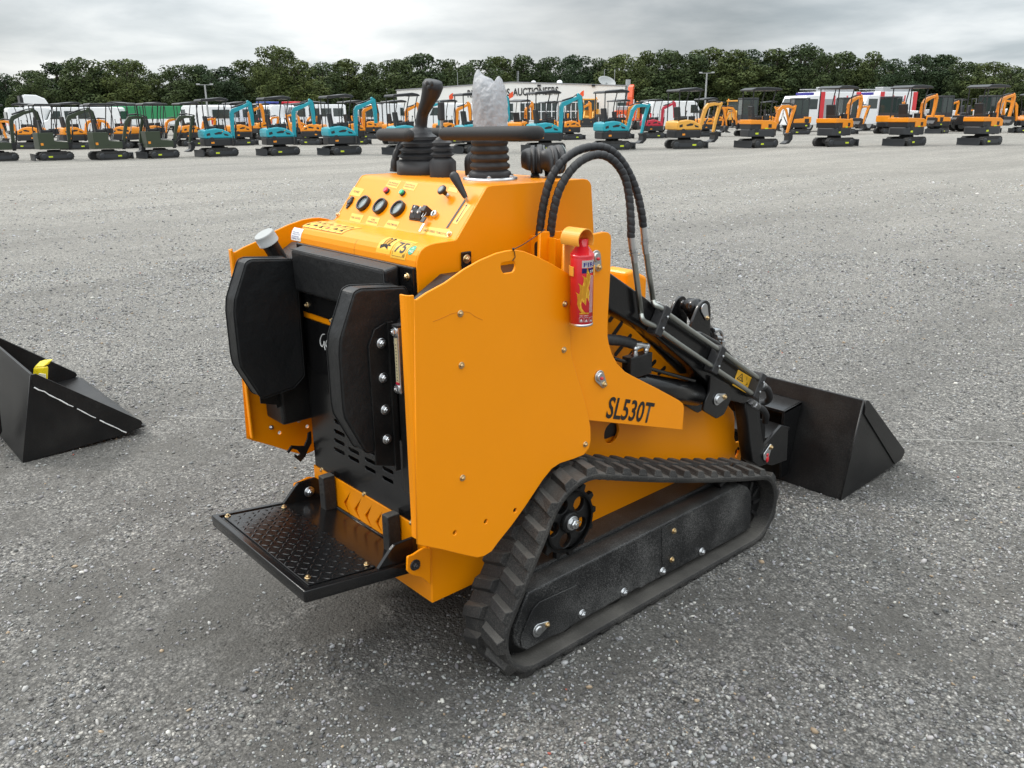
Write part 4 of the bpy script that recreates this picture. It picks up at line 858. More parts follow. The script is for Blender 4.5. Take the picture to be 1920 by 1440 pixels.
# ================================================================== LIGHT, SKY
SUN_EL, SUN_AZ = math.radians(45), math.radians(204)     # direction TO the sun: azimuth in the x-y plane
w = bpy.data.worlds.new('World'); S.world = w; w.use_nodes = True; nt = w.node_tree; N = nt.nodes; L = nt.links
for n in list(N): N.remove(n)
out = N.new('ShaderNodeOutputWorld'); bgn = N.new('ShaderNodeBackground'); bgn.inputs['Strength'].default_value = .1; L.new(bgn.outputs[0], out.inputs[0])
sky = N.new('ShaderNodeTexSky'); sky.sky_type = 'NISHITA'; sky.sun_disc = False; sky.sun_elevation = SUN_EL
sdir = V((math.cos(SUN_AZ)*math.cos(SUN_EL), math.sin(SUN_AZ)*math.cos(SUN_EL), math.sin(SUN_EL)))
sky.sun_rotation = math.atan2(sdir.x, sdir.y); sky.dust_density = 2.5
tc = N.new('ShaderNodeTexCoord'); sep = N.new('ShaderNodeSeparateXYZ'); L.new(tc.outputs['Generated'], sep.inputs[0])
def math_(op, a, b=None):
    n = N.new('ShaderNodeMath'); n.operation = op
    for i, q in enumerate((a, b)):
        if q is None: continue
        if isinstance(q, (int, float)): n.inputs[i].default_value = q
        else: L.new(q, n.inputs[i])
    return n.outputs[0]
zc_ = math_('MAXIMUM', math_('ADD', sep.outputs['Z'], .16), .05)
cmb = N.new('ShaderNodeCombineXYZ'); L.new(math_('DIVIDE', sep.outputs['X'], zc_), cmb.inputs[0]); L.new(math_('DIVIDE', sep.outputs['Y'], zc_), cmb.inputs[1])
def noise(scale, det, rough, off, dist=0):
    mp = N.new('ShaderNodeMapping'); mp.inputs['Location'].default_value = off; L.new(cmb.outputs[0], mp.inputs[0])
    n = N.new('ShaderNodeTexNoise'); n.inputs['Scale'].default_value = scale; n.inputs['Detail'].default_value = det; n.inputs['Roughness'].default_value = rough; n.inputs['Distortion'].default_value = dist
    L.new(mp.outputs[0], n.inputs['Vector']); return n.outputs['Fac']
n1 = noise(.40, 8, .52, (3.1, 1.7, 0), .35); n2 = noise(1.3, 8, .55, (7.3, 2.2, 0), .3)
f = math_('ADD', math_('MULTIPLY', n1, .72), math_('MULTIPLY', n2, .28))
cr = N.new('ShaderNodeValToRGB'); L.new(f, cr.inputs[0]); e = cr.color_ramp.elements
e[0].position = .40; e[0].color = (.42, .47, .50, 1); e[1].position = .575; e[1].color = (.93, .95, .945, 1)
e2 = e.new(.48); e2.color = (.64, .68, .70, 1)
def lobe(x, y, wid, amt):
    d = ray(x, y).normalized(); vd = N.new('ShaderNodeVectorMath'); vd.operation = 'DOT_PRODUCT'; L.new(tc.outputs['Generated'], vd.inputs[0]); vd.inputs[1].default_value = d
    mr = N.new('ShaderNodeMapRange'); mr.interpolation_type = 'SMOOTHSTEP'; L.new(vd.outputs['Value'], mr.inputs['Value']); mr.inputs['From Min'].default_value = math.cos(math.radians(wid)); mr.inputs['From Max'].default_value = 1; mr.inputs['To Max'].default_value = amt
    return mr.outputs[0]
vm = N.new('ShaderNodeVectorMath'); vm.operation = 'SCALE'; L.new(cr.outputs[0], vm.inputs[0]); el = N.new('ShaderNodeMapRange'); el.interpolation_type = 'SMOOTHSTEP'; L.new(sep.outputs['Z'], el.inputs['Value']); el.inputs['From Min'].default_value = .20; el.inputs['From Max'].default_value = .75; el.inputs['To Min'].default_value = 7.6; el.inputs['To Max'].default_value = 30.0; lb_ = lobe(520, 70, 20, .34); lb_ = math_('ADD', lb_, lobe(1200, 20, 22, -.12)); lb_ = math_('ADD', lb_, lobe(1800, 90, 14, .38)); L.new(math_('MULTIPLY', el.outputs[0], math_('ADD', lb_, .93)), vm.inputs['Scale'])
mx = N.new('ShaderNodeMix'); mx.data_type = 'RGBA'; mx.inputs['Factor'].default_value = .88; L.new(sky.outputs[0], mx.inputs['A']); L.new(vm.outputs[0], mx.inputs['B']); L.new(mx.outputs['Result'], bgn.inputs['Color'])
sd = bpy.data.lights.new('sun', 'SUN'); sd.energy = 1.15; sd.angle = math.radians(10); sd.color = (1, .95, .88)
so_ = bpy.data.objects.new('sun', sd); COL.objects.link(so_); so_.rotation_euler = sdir.to_track_quat('Z', 'Y').to_euler(); so_.location = sdir*60
S.view_settings.view_transform = 'Standard'; S.view_settings.look = 'None'; S.view_settings.exposure = .4; S.view_settings.gamma = 1
# ================================================================== GROUND
m = bpy.data.materials.new('gravel_ground'); m.use_nodes = True; nt = m.node_tree; N = nt.nodes; L = nt.links; b = N['Principled BSDF']; b.inputs['Roughness'].default_value = .88; b.inputs['Specular IOR Level'].default_value = .35
tc = N.new('ShaderNodeTexCoord')
def nz(scale, det=4, rough=.6, dist=0, sc=(1,1,1)):
    mp = N.new('ShaderNodeMapping'); mp.inputs['Scale'].default_value = sc; L.new(tc.outputs['Object'], mp.inputs[0])
    n = N.new('ShaderNodeTexNoise'); n.inputs['Scale'].default_value = scale; n.inputs['Detail'].default_value = det; n.inputs['Roughness'].default_value = rough; n.inputs['Distortion'].default_value = dist; L.new(mp.outputs[0], n.inputs['Vector']); return n.outputs['Fac']
def vor(scale, feat='F1', rnd_=1):
    v = N.new('ShaderNodeTexVoronoi'); v.inputs['Scale'].default_value = scale; v.feature = feat; v.inputs['Randomness'].default_value = rnd_; L.new(tc.outputs['Object'], v.inputs['Vector']); return v
def ramp(inp, *st):
    c = N.new('ShaderNodeValToRGB'); L.new(inp, c.inputs[0]); e = c.color_ramp.elements
    e[0].position, e[0].color = st[0][0], (*st[0][1], 1); e[1].position, e[1].color = st[-1][0], (*st[-1][1], 1)
    for p, q in st[1:-1]: z = e.new(p); z.color = (*q, 1)
    return c.outputs[0]
def mixc(f, a, b_, mode='MIX'):
    x = N.new('ShaderNodeMix'); x.data_type = 'RGBA'; x.blend_type = mode
    for s_, q in (('Factor', f), ('A', a), ('B', b_)):
        if isinstance(q, (int, float)): x.inputs[s_].default_value = q
        elif isinstance(q, tuple): x.inputs[s_].default_value = (*q, 1)
        else: L.new(q, x.inputs[s_])
    return x.outputs['Result']
v1 = vor(105); v2 = vor(46); v3 = vor(210)
h1 = N.new('ShaderNodeSeparateColor'); L.new(v1.outputs['Color'], h1.inputs[0]); h2 = N.new('ShaderNodeSeparateColor'); L.new(v2.outputs['Color'], h2.inputs[0]); h3 = N.new('ShaderNodeSeparateColor'); L.new(v3.outputs['Color'], h3.inputs[0])
stone = lambda s_: ramp(s_, (0,(.075,.075,.075)), (.3,(.165,.164,.162)), (.62,(.30,.297,.288)), (.86,(.42,.41,.39)), (.955,(.56,.54,.50)), (1,(.72,.70,.66)))
cA, cB, cC = stone(h1.outputs[0]), stone(h2.outputs[1]), stone(h3.outputs[2])
big = ramp(h2.outputs[0], (.80,(0,0,0)), (.83,(1,1,1)))
edge2 = ramp(v2.outputs['Distance'], (.30,(1,1,1)), (.42,(0,0,0)))
mk = mixc(1.0, big, edge2, 'MULTIPLY')
col = mixc(.35, cA, cC); col = mixc(mk, col, cB)
gap = ramp(v1.outputs['Distance'], (.25,(1,1,1)), (.60,(.38,.375,.37))); col = mixc(.8, col, gap, 'MULTIPLY')
# bare dark silt between the stones, in streaks along the tyre tracks
silt = nz(.55, 6, .62, .4, (1.6,.5,1)); fine = nz(3.2, 5, .65)
sf = N.new('ShaderNodeMath'); sf.operation = 'MULTIPLY_ADD'; L.new(fine, sf.inputs[0]); sf.inputs[1].default_value = .45; L.new(silt, sf.inputs[2])
sm = ramp(sf.outputs[0], (.66,(0,0,0)), (.86,(1,1,1)))
# ground near the loader's rear is worn by its tracks
gx = N.new('ShaderNodeSeparateXYZ'); L.new(tc.outputs['Object'], gx.inputs[0])
siltcol = mixc(ramp(nz(120, 6, .8), (.35,(0,0,0)), (.68,(1,1,1))), (.044,.0415,.0375), (.165,.158,.145))
GS = dict(N=N, L=L, col=col, sm=sm, siltcol=siltcol, gx=gx)
def mm(op, *a):
    n = N.new('ShaderNodeMath'); n.operation = op; n.use_clamp = False
    for i, q in enumerate(a):
        if isinstance(q, (int, float)): n.inputs[i].default_value = q
        else: L.new(q, n.inputs[i])
    return n.outputs[0]
def band(coord, c, hw, soft):
    d = mm('ABSOLUTE', mm('SUBTRACT', coord, c)); n = N.new('ShaderNodeMapRange'); n.interpolation_type = 'SMOOTHSTEP'; L.new(d, n.inputs['Value']); n.inputs['From Min'].default_value = hw+soft; n.inputs['From Max'].default_value = hw-soft; return n.outputs[0]
wob = mm('MULTIPLY', mm('SUBTRACT', nz(1.7, 5, .6), .5), .35)
xw = mm('ADD', gx.outputs[0], wob)
trk = mm('MAXIMUM', band(xw, .35, .10, .05), band(xw, -.11, .12, .06))
trk = mm('MAXIMUM', trk, mm('MULTIPLY', band(xw, .1, .65, .3), .6))
yb = N.new('ShaderNodeMapRange'); yb.interpolation_type = 'SMOOTHSTEP'; L.new(mm('ADD', gx.outputs[1], mm('MULTIPLY', wob, 2.0)), yb.inputs['Value']); yb.inputs['From Min'].default_value = 2.9; yb.inputs['From Max'].default_value = 2.1
y2 = N.new('ShaderNodeMapRange'); y2.interpolation_type = 'SMOOTHSTEP'; L.new(gx.outputs[1], y2.inputs['Value']); y2.inputs['From Min'].default_value = .15; y2.inputs['From Max'].default_value = .95; y2.inputs['To Min'].default_value = .25
trk = mm('MULTIPLY', trk, mm('MULTIPLY', yb.outputs[0], y2.outputs[0])); trk = mm('MULTIPLY', trk, mm('ADD', mm('MULTIPLY', ramp(fine, (.36,(0,0,0)), (.62,(1,1,1))), .55), .60))
dn = mm('ADD', mm('MULTIPLY', gx.outputs[0], -.672), mm('MULTIPLY', gx.outputs[1], .741))
row = mm('MULTIPLY', band(mm('ADD', dn, mm('MULTIPLY', wob, 3.0)), 1.55, 1.1, .8), mm('MULTIPLY', ramp(fine, (.38,(0,0,0)), (.62,(1,1,1))), .40))
smt = mm('MINIMUM', mm('ADD', mm('ADD', mm('MULTIPLY', sm, .62), row), mm('MULTIPLY', trk, .88)), 1.0)
col = mixc(smt, col, siltcol)
clump = ramp(nz(38, 4, .75), (.38,(.58,.57,.55)), (.62,(1.46,1.44,1.40))); col = mixc(mm('SUBTRACT', 1.0, mm('MULTIPLY', smt, .75)), col, mixc(1.0, col, clump, 'MULTIPLY'))
patch = ramp(nz(.10, 5, .6, .3), (.3,(.86,.86,.87)), (.7,(1.13,1.12,1.10))); col = mixc(1.0, col, patch, 'MULTIPLY')
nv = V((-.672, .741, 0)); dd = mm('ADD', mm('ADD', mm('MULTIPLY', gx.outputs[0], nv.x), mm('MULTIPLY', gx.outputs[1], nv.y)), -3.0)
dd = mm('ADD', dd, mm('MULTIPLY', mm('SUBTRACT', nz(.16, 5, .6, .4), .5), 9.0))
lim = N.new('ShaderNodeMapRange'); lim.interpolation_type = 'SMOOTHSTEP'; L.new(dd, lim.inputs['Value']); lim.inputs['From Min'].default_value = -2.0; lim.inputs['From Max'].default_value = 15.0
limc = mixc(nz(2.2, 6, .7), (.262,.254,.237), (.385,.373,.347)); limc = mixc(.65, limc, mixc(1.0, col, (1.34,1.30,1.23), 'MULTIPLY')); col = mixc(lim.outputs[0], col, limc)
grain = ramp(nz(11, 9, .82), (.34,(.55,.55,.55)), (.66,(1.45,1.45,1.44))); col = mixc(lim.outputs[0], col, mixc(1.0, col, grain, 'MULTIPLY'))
streak = ramp(nz(.5, 5, .6, 0, (1, .12, 1)), (.35,(.90,.90,.90)), (.65,(1.08,1.08,1.08))); col = mixc(1.0, col, streak, 'MULTIPLY')
L.new(col, b.inputs['Base Color'])
hh = mm('ADD', mm('MULTIPLY', mm('SUBTRACT', 1.0, v1.outputs['Distance']), .8), mm('MULTIPLY', mk, .9)); hh = mm('ADD', hh, mm('MULTIPLY', mm('SUBTRACT', 1.0, v3.outputs['Distance']), .35))
hh = mm('MULTIPLY', hh, mm('SUBTRACT', 1.0, mm('MULTIPLY', smt, .5))); hh = mm('ADD', hh, mm('MULTIPLY', nz(60, 6, .75), .55)); hh = mm('ADD', hh, mm('MULTIPLY', nz(24, 5, .7), mm('MULTIPLY', mm('SUBTRACT', 1.0, mm('MULTIPLY', smt, .7)), 2.2)))
hh = mm('ADD', hh, mm('MULTIPLY', fine, .8))
bp = N.new('ShaderNodeBump'); bp.inputs['Strength'].default_value = .85; bp.inputs['Distance'].default_value = .009; L.new(hh, bp.inputs['Height']); L.new(bp.outputs[0], b.inputs['Normal'])
gm = MB(); R_ = 900; gm.add([(-R_,-R_,0),(R_,-R_,0),(R_,R_,0),(-R_,R_,0)], [(0,1,2,3)]); g = gm.build('ground', m); g['kind'] = 'structure'
# ================================================================== NEIGHBOUR'S BUCKET AND ROPE
NB = root('loader_bucket', (-2.30, .70, 0), 'empty black loader bucket cut off by the left edge of the photo, yellow pouch inside', 'bucket')
bk2 = make_bucket(NB, .588, .5, 0)
for o in [bk2]+list(bk2.children_recursive):
    pass
def shift(o, d):
    o.data.transform(Matrix.Translation(d))
    for k in o.children: shift(k, d)
# built at the loader's own place: bring it to the empty, right rear corner at the measured ground point
shift(bk2, V((-.588, -3.217, 0)) + NB.location)
qa2 = MB().prism_x([(.01,.36),(-.13,.345),(-.13,.33),(.01,.345)], -.9, -.25); qa2.prism_x([(-.13,.33),(.0,.345),(-.02,.10),(-.05,.06),(-.12,.16)], -.27, -.25)
o = qa2.build('quick_attach', BLK, None, .002); o.parent = NB
wv = MB(); 
pts = [(-.588+.595, y, z) for y, z in []]
wl_ = [(.602-.588, .11+.01875*i+rnd.uniform(-.003,.003), .368-.01675*i+rnd.uniform(-.003,.003)) for i in range(21)]
for i in range(20):
    if i in (8,13): continue
    wv.tube([wl_[i], ((wl_[i][0]+wl_[i+1][0])/2, (wl_[i][1]+wl_[i+1][1])/2, (wl_[i][2]+wl_[i+1][2])/2), wl_[i+1]], rnd.uniform(.0022,.0036), 6)
o = wv.build('scratched_weld', WHT, None); o.parent = NB
# yellow pouch
YP = mat('yellow_vinyl', (.78, .62, .01), .35, var=.1, coat=.3); CLR = mat('clear_vinyl', (.62,.60,.46), .25, coat=.5)
base = NB.location + V((-.27, .17, .205))
PO = root('yellow_pouch', base, 'bright yellow pouch with a clear flap leaning inside the left bucket', 'pouch')
b = MB(); a = .5
b.prism([(-.095,-.02,.0),(.085,-.01,.02),(.075,.03,.20),(-.085,.02,.165)], (0,.03,.0)); b.prism([(-.085,.02,.165),(.075,.03,.20),(.068,.06,.225),(-.07,.05,.195)], (0,.03,.006)); o = b.build('pouch', YP, None, .008, 3); o.parent = PO
b = MB(); b.prism([(.03,-.026,.0),(.150,.0,.0),(.105,.035,.17),(.045,.018,.165)], (0,-.004,0)); o = b.build('clear_flap', CLR, None, .002); o.parent = PO
ROPE = mat('rope', (.46,.45,.42), .8)
p0, p1 = V((-2.42,1.475,.012)), V((.93,4.51,.012)); e_ = (p1-p0).normalized(); p0 -= e_*.05; p1 += e_*7
pts = [p0.lerp(p1, i/160) for i in range(161)]; pts = [p+V((rnd.uniform(-.004,.004), rnd.uniform(-.004,.004), abs(rnd.gauss(0,.002)))) for p in pts]
o = MB().tube(pts, .0017, 5).build('rope', ROPE); tag(o, 'thin pale string line stretched over the gravel along the row of loaders', 'rope')
# ================================================================== MINI EXCAVATORS
TEAL = mat('teal_paint', (.012,.34,.42), .35, var=.04, coat=.3); OLV = mat('olive_paint', (.036,.050,.027), .42, var=.06); ORG = mat('orange_paint', (.86,.29,.012), .36, var=.05, coat=.3)
YLW = mat('golden_paint', (.80,.40,.06), .36, var=.05, coat=.3); CRIM = mat('crimson_paint', (.52,.02,.05), .36, var=.05, coat=.3); DGREY = mat('dark_grey_paint', (.035,.038,.042), .4); CAN = mat('canopy_black', (.020,.021,.023), .38, var=.1)
RUBF = mat('rubber_far', (.018,.018,.018), .7, dust=.25); TGL = mat('tinted_glass', (.03,.045,.042), .1, coat=.5); LIME = mat('lime_decal', (.62,.72,.03), .5); AMB = mat('amber_decal', (.85,.30,.02), .5)
CHR = mat('chrome_rod', (.7,.7,.7), .2, 1.)
def xz_prism(mb, pts, y0, y1): return mb.prism([(a, y0, c) for a, c in pts], (0, y1-y0, 0))
def ribbon(path, ws):
    P = [V(p) for p in path]; n = len(P); L_, R_2 = [], []
    for i in range(n):
        d = (P[min(i+1,n-1)]-P[max(i-1,0)]).normalized(); nn = V((-d.y, d.x)); L_.append(tuple(P[i]+nn*ws[i]/2)); R_2.append(tuple(P[i]-nn*ws[i]/2))
    return L_+R_2[::-1]
def stadium(x0, x1, z0, z1, n=8, r2=None):
    r = (z1-z0)/2; zc = (z0+z1)/2; return [(x0+r-r*math.sin(PI*i/n), zc-r*math.cos(PI*i/n)) for i in range(n+1)] + [(x1-r+r*math.sin(PI*i/n), zc+r*math.cos(PI*i/n)) for i in range(n+1)]
EXC = {}
POSE = {
 'up':   dict(boom=[(.66,.62),(.69,1.25),(.71,1.72),(.77,1.81),(1.15,1.95),(1.50,2.09)], bw=[.13,.14,.17,.18,.14,.11], arm=[(1.40,2.20),(1.50,2.11),(1.56,1.66),(1.57,1.20)], aw=[.10,.18,.15,.11], bk=None, bt=-.4),
 'low':  dict(boom=[(.66,.60),(.80,1.15),(.92,1.52),(1.05,1.68),(1.32,1.72),(1.60,1.70)], bw=[.12,.12,.15,.15,.12,.09], arm=[(1.70,1.78),(1.60,1.62),(1.45,1.1),(1.36,.62)], aw=[.07,.13,.105,.08], bk=(1.34,.58), bt=.35),
 'mid':  dict(boom=[(.66,.62),(.74,1.2),(.80,1.62),(.92,1.76),(1.2,1.86),(1.5,1.92)], bw=[.12,.12,.145,.145,.11,.09], arm=[(1.52,2.0),(1.58,1.86),(1.56,1.5),(1.48,1.08)], aw=[.07,.13,.105,.08], bk=(1.46,1.04), bt=-.2),
 'out': dict(boom=[(.66,.62),(.70,1.25),(.74,1.62),(.82,1.74),(1.25,1.93),(1.62,2.02)], bw=[.13,.14,.16,.17,.13,.10], arm=[(1.58,2.12),(1.70,1.99),(1.77,1.55),(1.85,1.12)], aw=[.10,.17,.14,.10], bk=None, bt=0),
 'fold': dict(boom=[(.66,.60),(.76,.98),(.84,1.24),(.95,1.36),(1.25,1.42),(1.5,1.40)], bw=[.12,.12,.14,.14,.11,.09], arm=[(1.56,1.48),(1.52,1.34),(1.42,.95),(1.32,.55)], aw=[.07,.12,.10,.08], bk=(1.30,.50), bt=.4),
 'down': dict(boom=[(.66,.60),(.78,1.12),(.86,1.45),(.98,1.58),(1.25,1.60),(1.5,1.54)], bw=[.12,.12,.145,.145,.11,.09], arm=[(1.58,1.64),(1.52,1.45),(1.40,1.0),(1.30,.55)], aw=[.07,.12,.10,.08], bk=(1.28,.50), bt=.5)}
def excavator(style, paint, tk, pose, canopy=True):
    key = (style, paint.name, tk, pose)
    if key in EXC: return EXC[key]
    r = bpy.data.objects.new('mini_excavator', None); COL.objects.link(r); r.empty_display_size = .3
    T = Matrix.Rotation(math.radians(tk+180), 4, 'Z')
    def under(name, mb, m, par, bev=0):
        me = mb.mesh(name); me.transform(T); return link(name, me, m, par, bev)
    uc = MB(); uc.bb((-.40,-.25,.12),(.40,.25,.30)); uc.lathe([(.27,.28),(.27,.40),(.24,.42)], (0,0,0), n=18); under('undercarriage', uc, RUBF, r, .01)
    for sg in (1, -1):
        b = MB(); xz_prism(b, stadium(-.66,.66,0,.34), sg*.29, sg*.49)
        for i in range(16): b.bb((-.52+i*.0693-.02, sg*.295, -.0), (-.52+i*.0693+.014, sg*.485, -.012+.36)) if 0 else None
        for i in range(14):
            xx = -.48+i*.074; b.bb((xx, sg*.292, .335), (xx+.035, sg*.488, .352))
        for i in range(6):
            for e in (1, -1):
                a = -PI/2+PI*(i+.5)/6; c = (e*(.49+.17*math.cos(a)), .17+.17*math.sin(a)); q = Matrix.Rotation(-a if e > 0 else PI+a, 3, 'Y'); b.box((c[0], sg*.39, c[1]), (.03,.19,.035), q)
        t_ = under('track', b, RUBF, r)
        b = MB(); xz_prism(b, stadium(-.40,.40,.085,.235), sg*.491, sg*.505); under('track_frame', b, DGREY, t_)
        for e in (1, -1):
            b = MB(); b.lathe([(.12,0),(.12,.006),(.08,.012),(.03,.012)], (e*.49, sg*.488, .17), (0,sg,0), 18); under('track_wheel', b, DGREY, t_)
        b = MB(); b.bb((-.33, sg*.506, .125), (-.17, sg*.508, .185)); under('yellow_decal', b, LIME, t_)
    b = MB(); xz_prism(b, [(-.86,.01),(-.83,.02),(-.80,.16),(-.82,.27),(-.86,.29),(-.85,.15)], -.49, .49); 
    for sg in (1,-1): b.prism([(-.82,sg*.30,.10),(-.45,sg*.22,.12),(-.45,sg*.22,.20),(-.82,sg*.30,.18)], (0,.05,0))
    under('dozer_blade', b, DGREY, r, .006)
    if style in ('round', 'square', 'cab'):
        sk = round_poly([(-.64,-.36),(-.50,-.47),(.42,-.47),(.56,-.36),(.58,.36),(.42,.47),(-.50,.47),(-.64,.36)], .12, 4)
        b = MB(); b.prism([(x, y, .43) for x, y in sk], (0,0,.30)); base = b.build('counterweight', CAN if style != 'square' else DGREY, r, .035)
        for sg in (1, -1):
            MB().lathe([(.10,0),(.10,.006),(.085,.006)], (-.36, sg*.468, .69), (0,sg,0), 20).build('fuel_cap', CAN, base); MB().bb((-.40,sg*.47,.53),(-.27,sg*.474,.60)).build('reflector_decal', AMB if style == 'round' else LIME, base)
    if style == 'round':
        b = MB(); xz_prism(b, [(-.64,.733),(-.655,.90),(-.64,1.04),(-.57,1.08),(-.15,1.13),(.12,1.09),(.36,.98),(.50,.84),(.54,.733)], -.475, .475); cow = b.build('cowling', paint, r, .05, 3)
        for sg in (1, -1):
            b = MB()
            for pts in ([(-.25,.93),(-.05,.99),(.10,.97),(.05,.90),(-.2,.88)], [(.14,.93),(.32,.88),(.34,.82),(.18,.84)], [(-.56,.92),(-.42,.96),(-.40,.86),(-.55,.83)]):
                b.prism([(x, sg*.4762, z) for x, z in pts], (0, sg*.003, 0))
            b.build('vent_grille', CAN, cow)
            MB().prism([(.10+.02*math.cos(k), sg*.4762, 1.0+.02*math.sin(k)) for k in [i*PI/5 for i in range(10)]], (0, sg*.003, 0)).build('round_badge', AMB, cow)
    elif style == 'square':
        b = MB(); xz_prism(b, [(-.64,.92),(-.64,1.10),(.35,1.06),(.52,.98),(.52,.733),(-.16,.733),(-.16,.92)], -.475, .475); cow = b.build('cowling', paint, r, .025, 3)
        b = MB(); b.bb((-.62,-.45,.733),(-.165,.45,.915)); b.build('engine_bay', CAN, cow)
        b = MB(); 
        for sg in (1,-1): b.bb((.15,sg*.4762,.78),(.30,sg*.479,.92))
        b.build('vent_grille', CAN, cow); b = MB()
        for sg in (1,-1): b.bb((.0,sg*.4762,.735),(.16,sg*.479,.775))
        b.build('yellow_decal', LIME, cow)
    elif style == 'cab':
        b = MB(); xz_prism(b, [(-.64,.733),(-.64,1.12),(-.12,1.12),(-.12,1.02),(.50,.98),(.52,.733)], -.475, .475); cow = b.build('cowling', paint, r, .03, 3)
        b = MB(); b.bb((-.5,-.477,.76),(-.2,.477,1.0)); b.build('vent_grille', CAN, cow)
    else:
        b = MB(); xz_prism(b, [(-.62,.46),(-.62,1.13),(-.02,1.13),(-.02,.78),(.50,.74),(.50,.46)], -.46, .46); cow = b.build('body', paint, r, .012)
        b = MB(); b.bb((-.02,-.40,.781),(.44,.40,.80)); b.build('floor_mat', CAN, cow)
        for sg in (1, -1):
            MB().bb((-.56,sg*.461,.62),(-.46,sg*.464,.72)).build('reflector_decal', AMB, cow); MB().bb((.02,sg*.461,.60),(-.20,sg*.464,.61)).build('door_gap', CAN, cow)
    # seat, levers, canopy or cab
    zs = 1.10 if style != 'green' else 1.12
    if style != 'cab':
        b = MB(); b.bb((-.42,-.20,zs),(-.02,.20,zs+.12)); b.prism([(-.42,-.20,zs+.10),(-.32,-.20,zs+.10),(-.38,-.20,zs+.52),(-.47,-.20,zs+.52)], (0,.40,0)); b.build('seat', CAN, r, .03, 3)
        zf = .8
        for sg in (1, -1):
            b = MB(); b.bb((.0,sg*.22,zs-.05),(.24,sg*.34,zs+.16)); b.tube([(.18,sg*.28,zs+.1),(.22,sg*.27,zs+.34)], .014, 6); b.ball((.22,sg*.27,zs+.35), .03, 5); b.build('control_lever', CAN, r)
            MB().tube([(.22,sg*.10,.8),(.36,sg*.10,1.30)], .015, 6).build('travel_lever', CHR, r)
        if canopy:
            if style == 'square': rf = [(-.72,2.24),(-.70,2.20),(.62,2.20),(.66,2.25),(.5,2.30),(0,2.335),(-.5,2.32)]
            elif style == 'green': rf = [(-.62,2.24),(-.60,2.20),(.42,2.20),(.46,2.24),(.38,2.28),(-.55,2.29)]
            else: rf = [(-.66,2.22),(-.66,2.18),(-.2,2.19),(.1,2.22),(.46,2.20),(.50,2.24),(.40,2.30),(.15,2.34),(-.2,2.30),(-.62,2.27)]
            b = MB(); xz_prism(b, rf, -.49, .49); b.build('canopy_roof', CAN, r, .02, 2)
            for sg in (1, -1):
                MB().tube([(-.58,sg*.42,.9),(-.58,sg*.42,2.21)], .022, 8).build('canopy_post', CAN, r)
                MB().tube(smooth_path([(.30 if style != 'green' else .1,sg*.42,1.0),(.26 if style != 'green' else .2,sg*.42,1.6),(.40 if style != 'green' else .30,sg*.42,2.21)], 4), .022, 8).build('canopy_post', CAN, r)
    else:
        b = MB(); x0, x1, y0, y1, z0, z1 = -.42, .55, -.44, .44, 1.0, 2.26
        for x, y in ((x0,y0),(x0,y1),(x1,y0),(x1,y1),(.02,y0),(.02,y1)): b.bb((x-.028, y-.028, z0), (x+.028, y+.028, z1))
        b.bb((x0-.03,y0-.03,z1-.06),(x1+.03,y1+.03,z1+.04)); b.bb((x0,y0-.01,z0),(x1,y1+.01,z0+.30)); cb = b.build('cab', DGREY, r, .015)
        gl = MB()
        for y in (y0-.004, y1): 
            for a_, c_ in ((x0+.03,.0),(.05,x1-.03)): gl.bb((a_,y,z0+.3),(c_,y+.004,z1-.07))
            gl.build('side_window', TGL, cb); gl = MB()
        MB().bb((x1,y0+.03,z0+.3),(x1+.004,y1-.03,z1-.07)).build('windscreen', TGL, cb); MB().bb((x0-.004,y0+.03,z0+.3),(x0,y1-.03,z1-.07)).build('rear_window', TGL, cb)
    # swing post, boom, arm, bucket, rams
    p = POSE[pose]
    b = MB(); b.bb((.50,-.10,.45),(.74,.10,.72)); b.lathe([(.07,.40),(.07,.80)], (.66,0,0), n=12); b.build('swing_post', CAN, r, .01)
    b = MB(); xz_prism(b, ribbon(p['boom'], p['bw']), -.065, .065); bm_ = b.build('boom', paint, r, .012)
    b = MB(); xz_prism(b, ribbon(p['arm'], p['aw']), -.055, .055); ar_ = b.build('dipper_arm', paint, r, .010)
    B = p['boom']; b = MB(); b.tube([(.76,0,.62),(B[2][0]+.13,0,B[2][1]*.62+.2)], .035, 8); b.build('boom_ram', CAN, r); b = MB(); b.tube([(B[2][0]+.13,0,B[2][1]*.62+.2),(B[3][0]+.08,0,B[3][1]-.12)], .02, 8); b.build('ram_rod', CHR, r)
    b = MB(); b.tube([(B[3][0]-.02,0,B[3][1]+.14),(B[4][0]+.06,0,B[4][1]+.12)], .035, 8); b.tube([(B[4][0]+.06,0,B[4][1]+.12),(p['arm'][0][0],0,p['arm'][0][1])], .02, 8); b.build('arm_ram', CAN, r)
    A = p['arm']; b = MB(); b.tube([(A[1][0]+.10,0,A[1][1]),(A[2][0]+.12,0,A[2][1]-.05)], .030, 8); b.tube([(A[2][0]+.12,0,A[2][1]-.05),(A[3][0]+.10,0,A[3][1]+.02)], .017, 8); b.build('bucket_ram', CAN, r)
    if not p['bk']: EXC[key] = r; r['_used'] = 0; return r
    kx, kz = p['bk']; bt = p['bt']; ca, sa = math.cos(bt), math.sin(bt)
    prf = [(-.03,.05),(.13,.04),(.16,-.10),(.08,-.26),(-.12,-.34),(-.30,-.28),(-.26,-.24),(-.10,-.22),(-.02,-.08)]
    b = MB(); xz_prism(b, [(kx+x*ca-z*sa, kz+x*sa+z*ca) for x, z in prf], -.19, .19)
    for k in range(4): y = -.17+k*.113; b.prism([(kx+x*ca-z*sa, y-.018, kz+x*sa+z*ca) for x, z in ((-.30,-.28),(-.26,-.24),(-.36,-.25))], (0,.036,0))
    b.build('digging_bucket', CAN, r, .008)
    EXC[key] = r; r['_used'] = 0; return r
def gpt(x, y): return px(x, y, 'z', 0.)
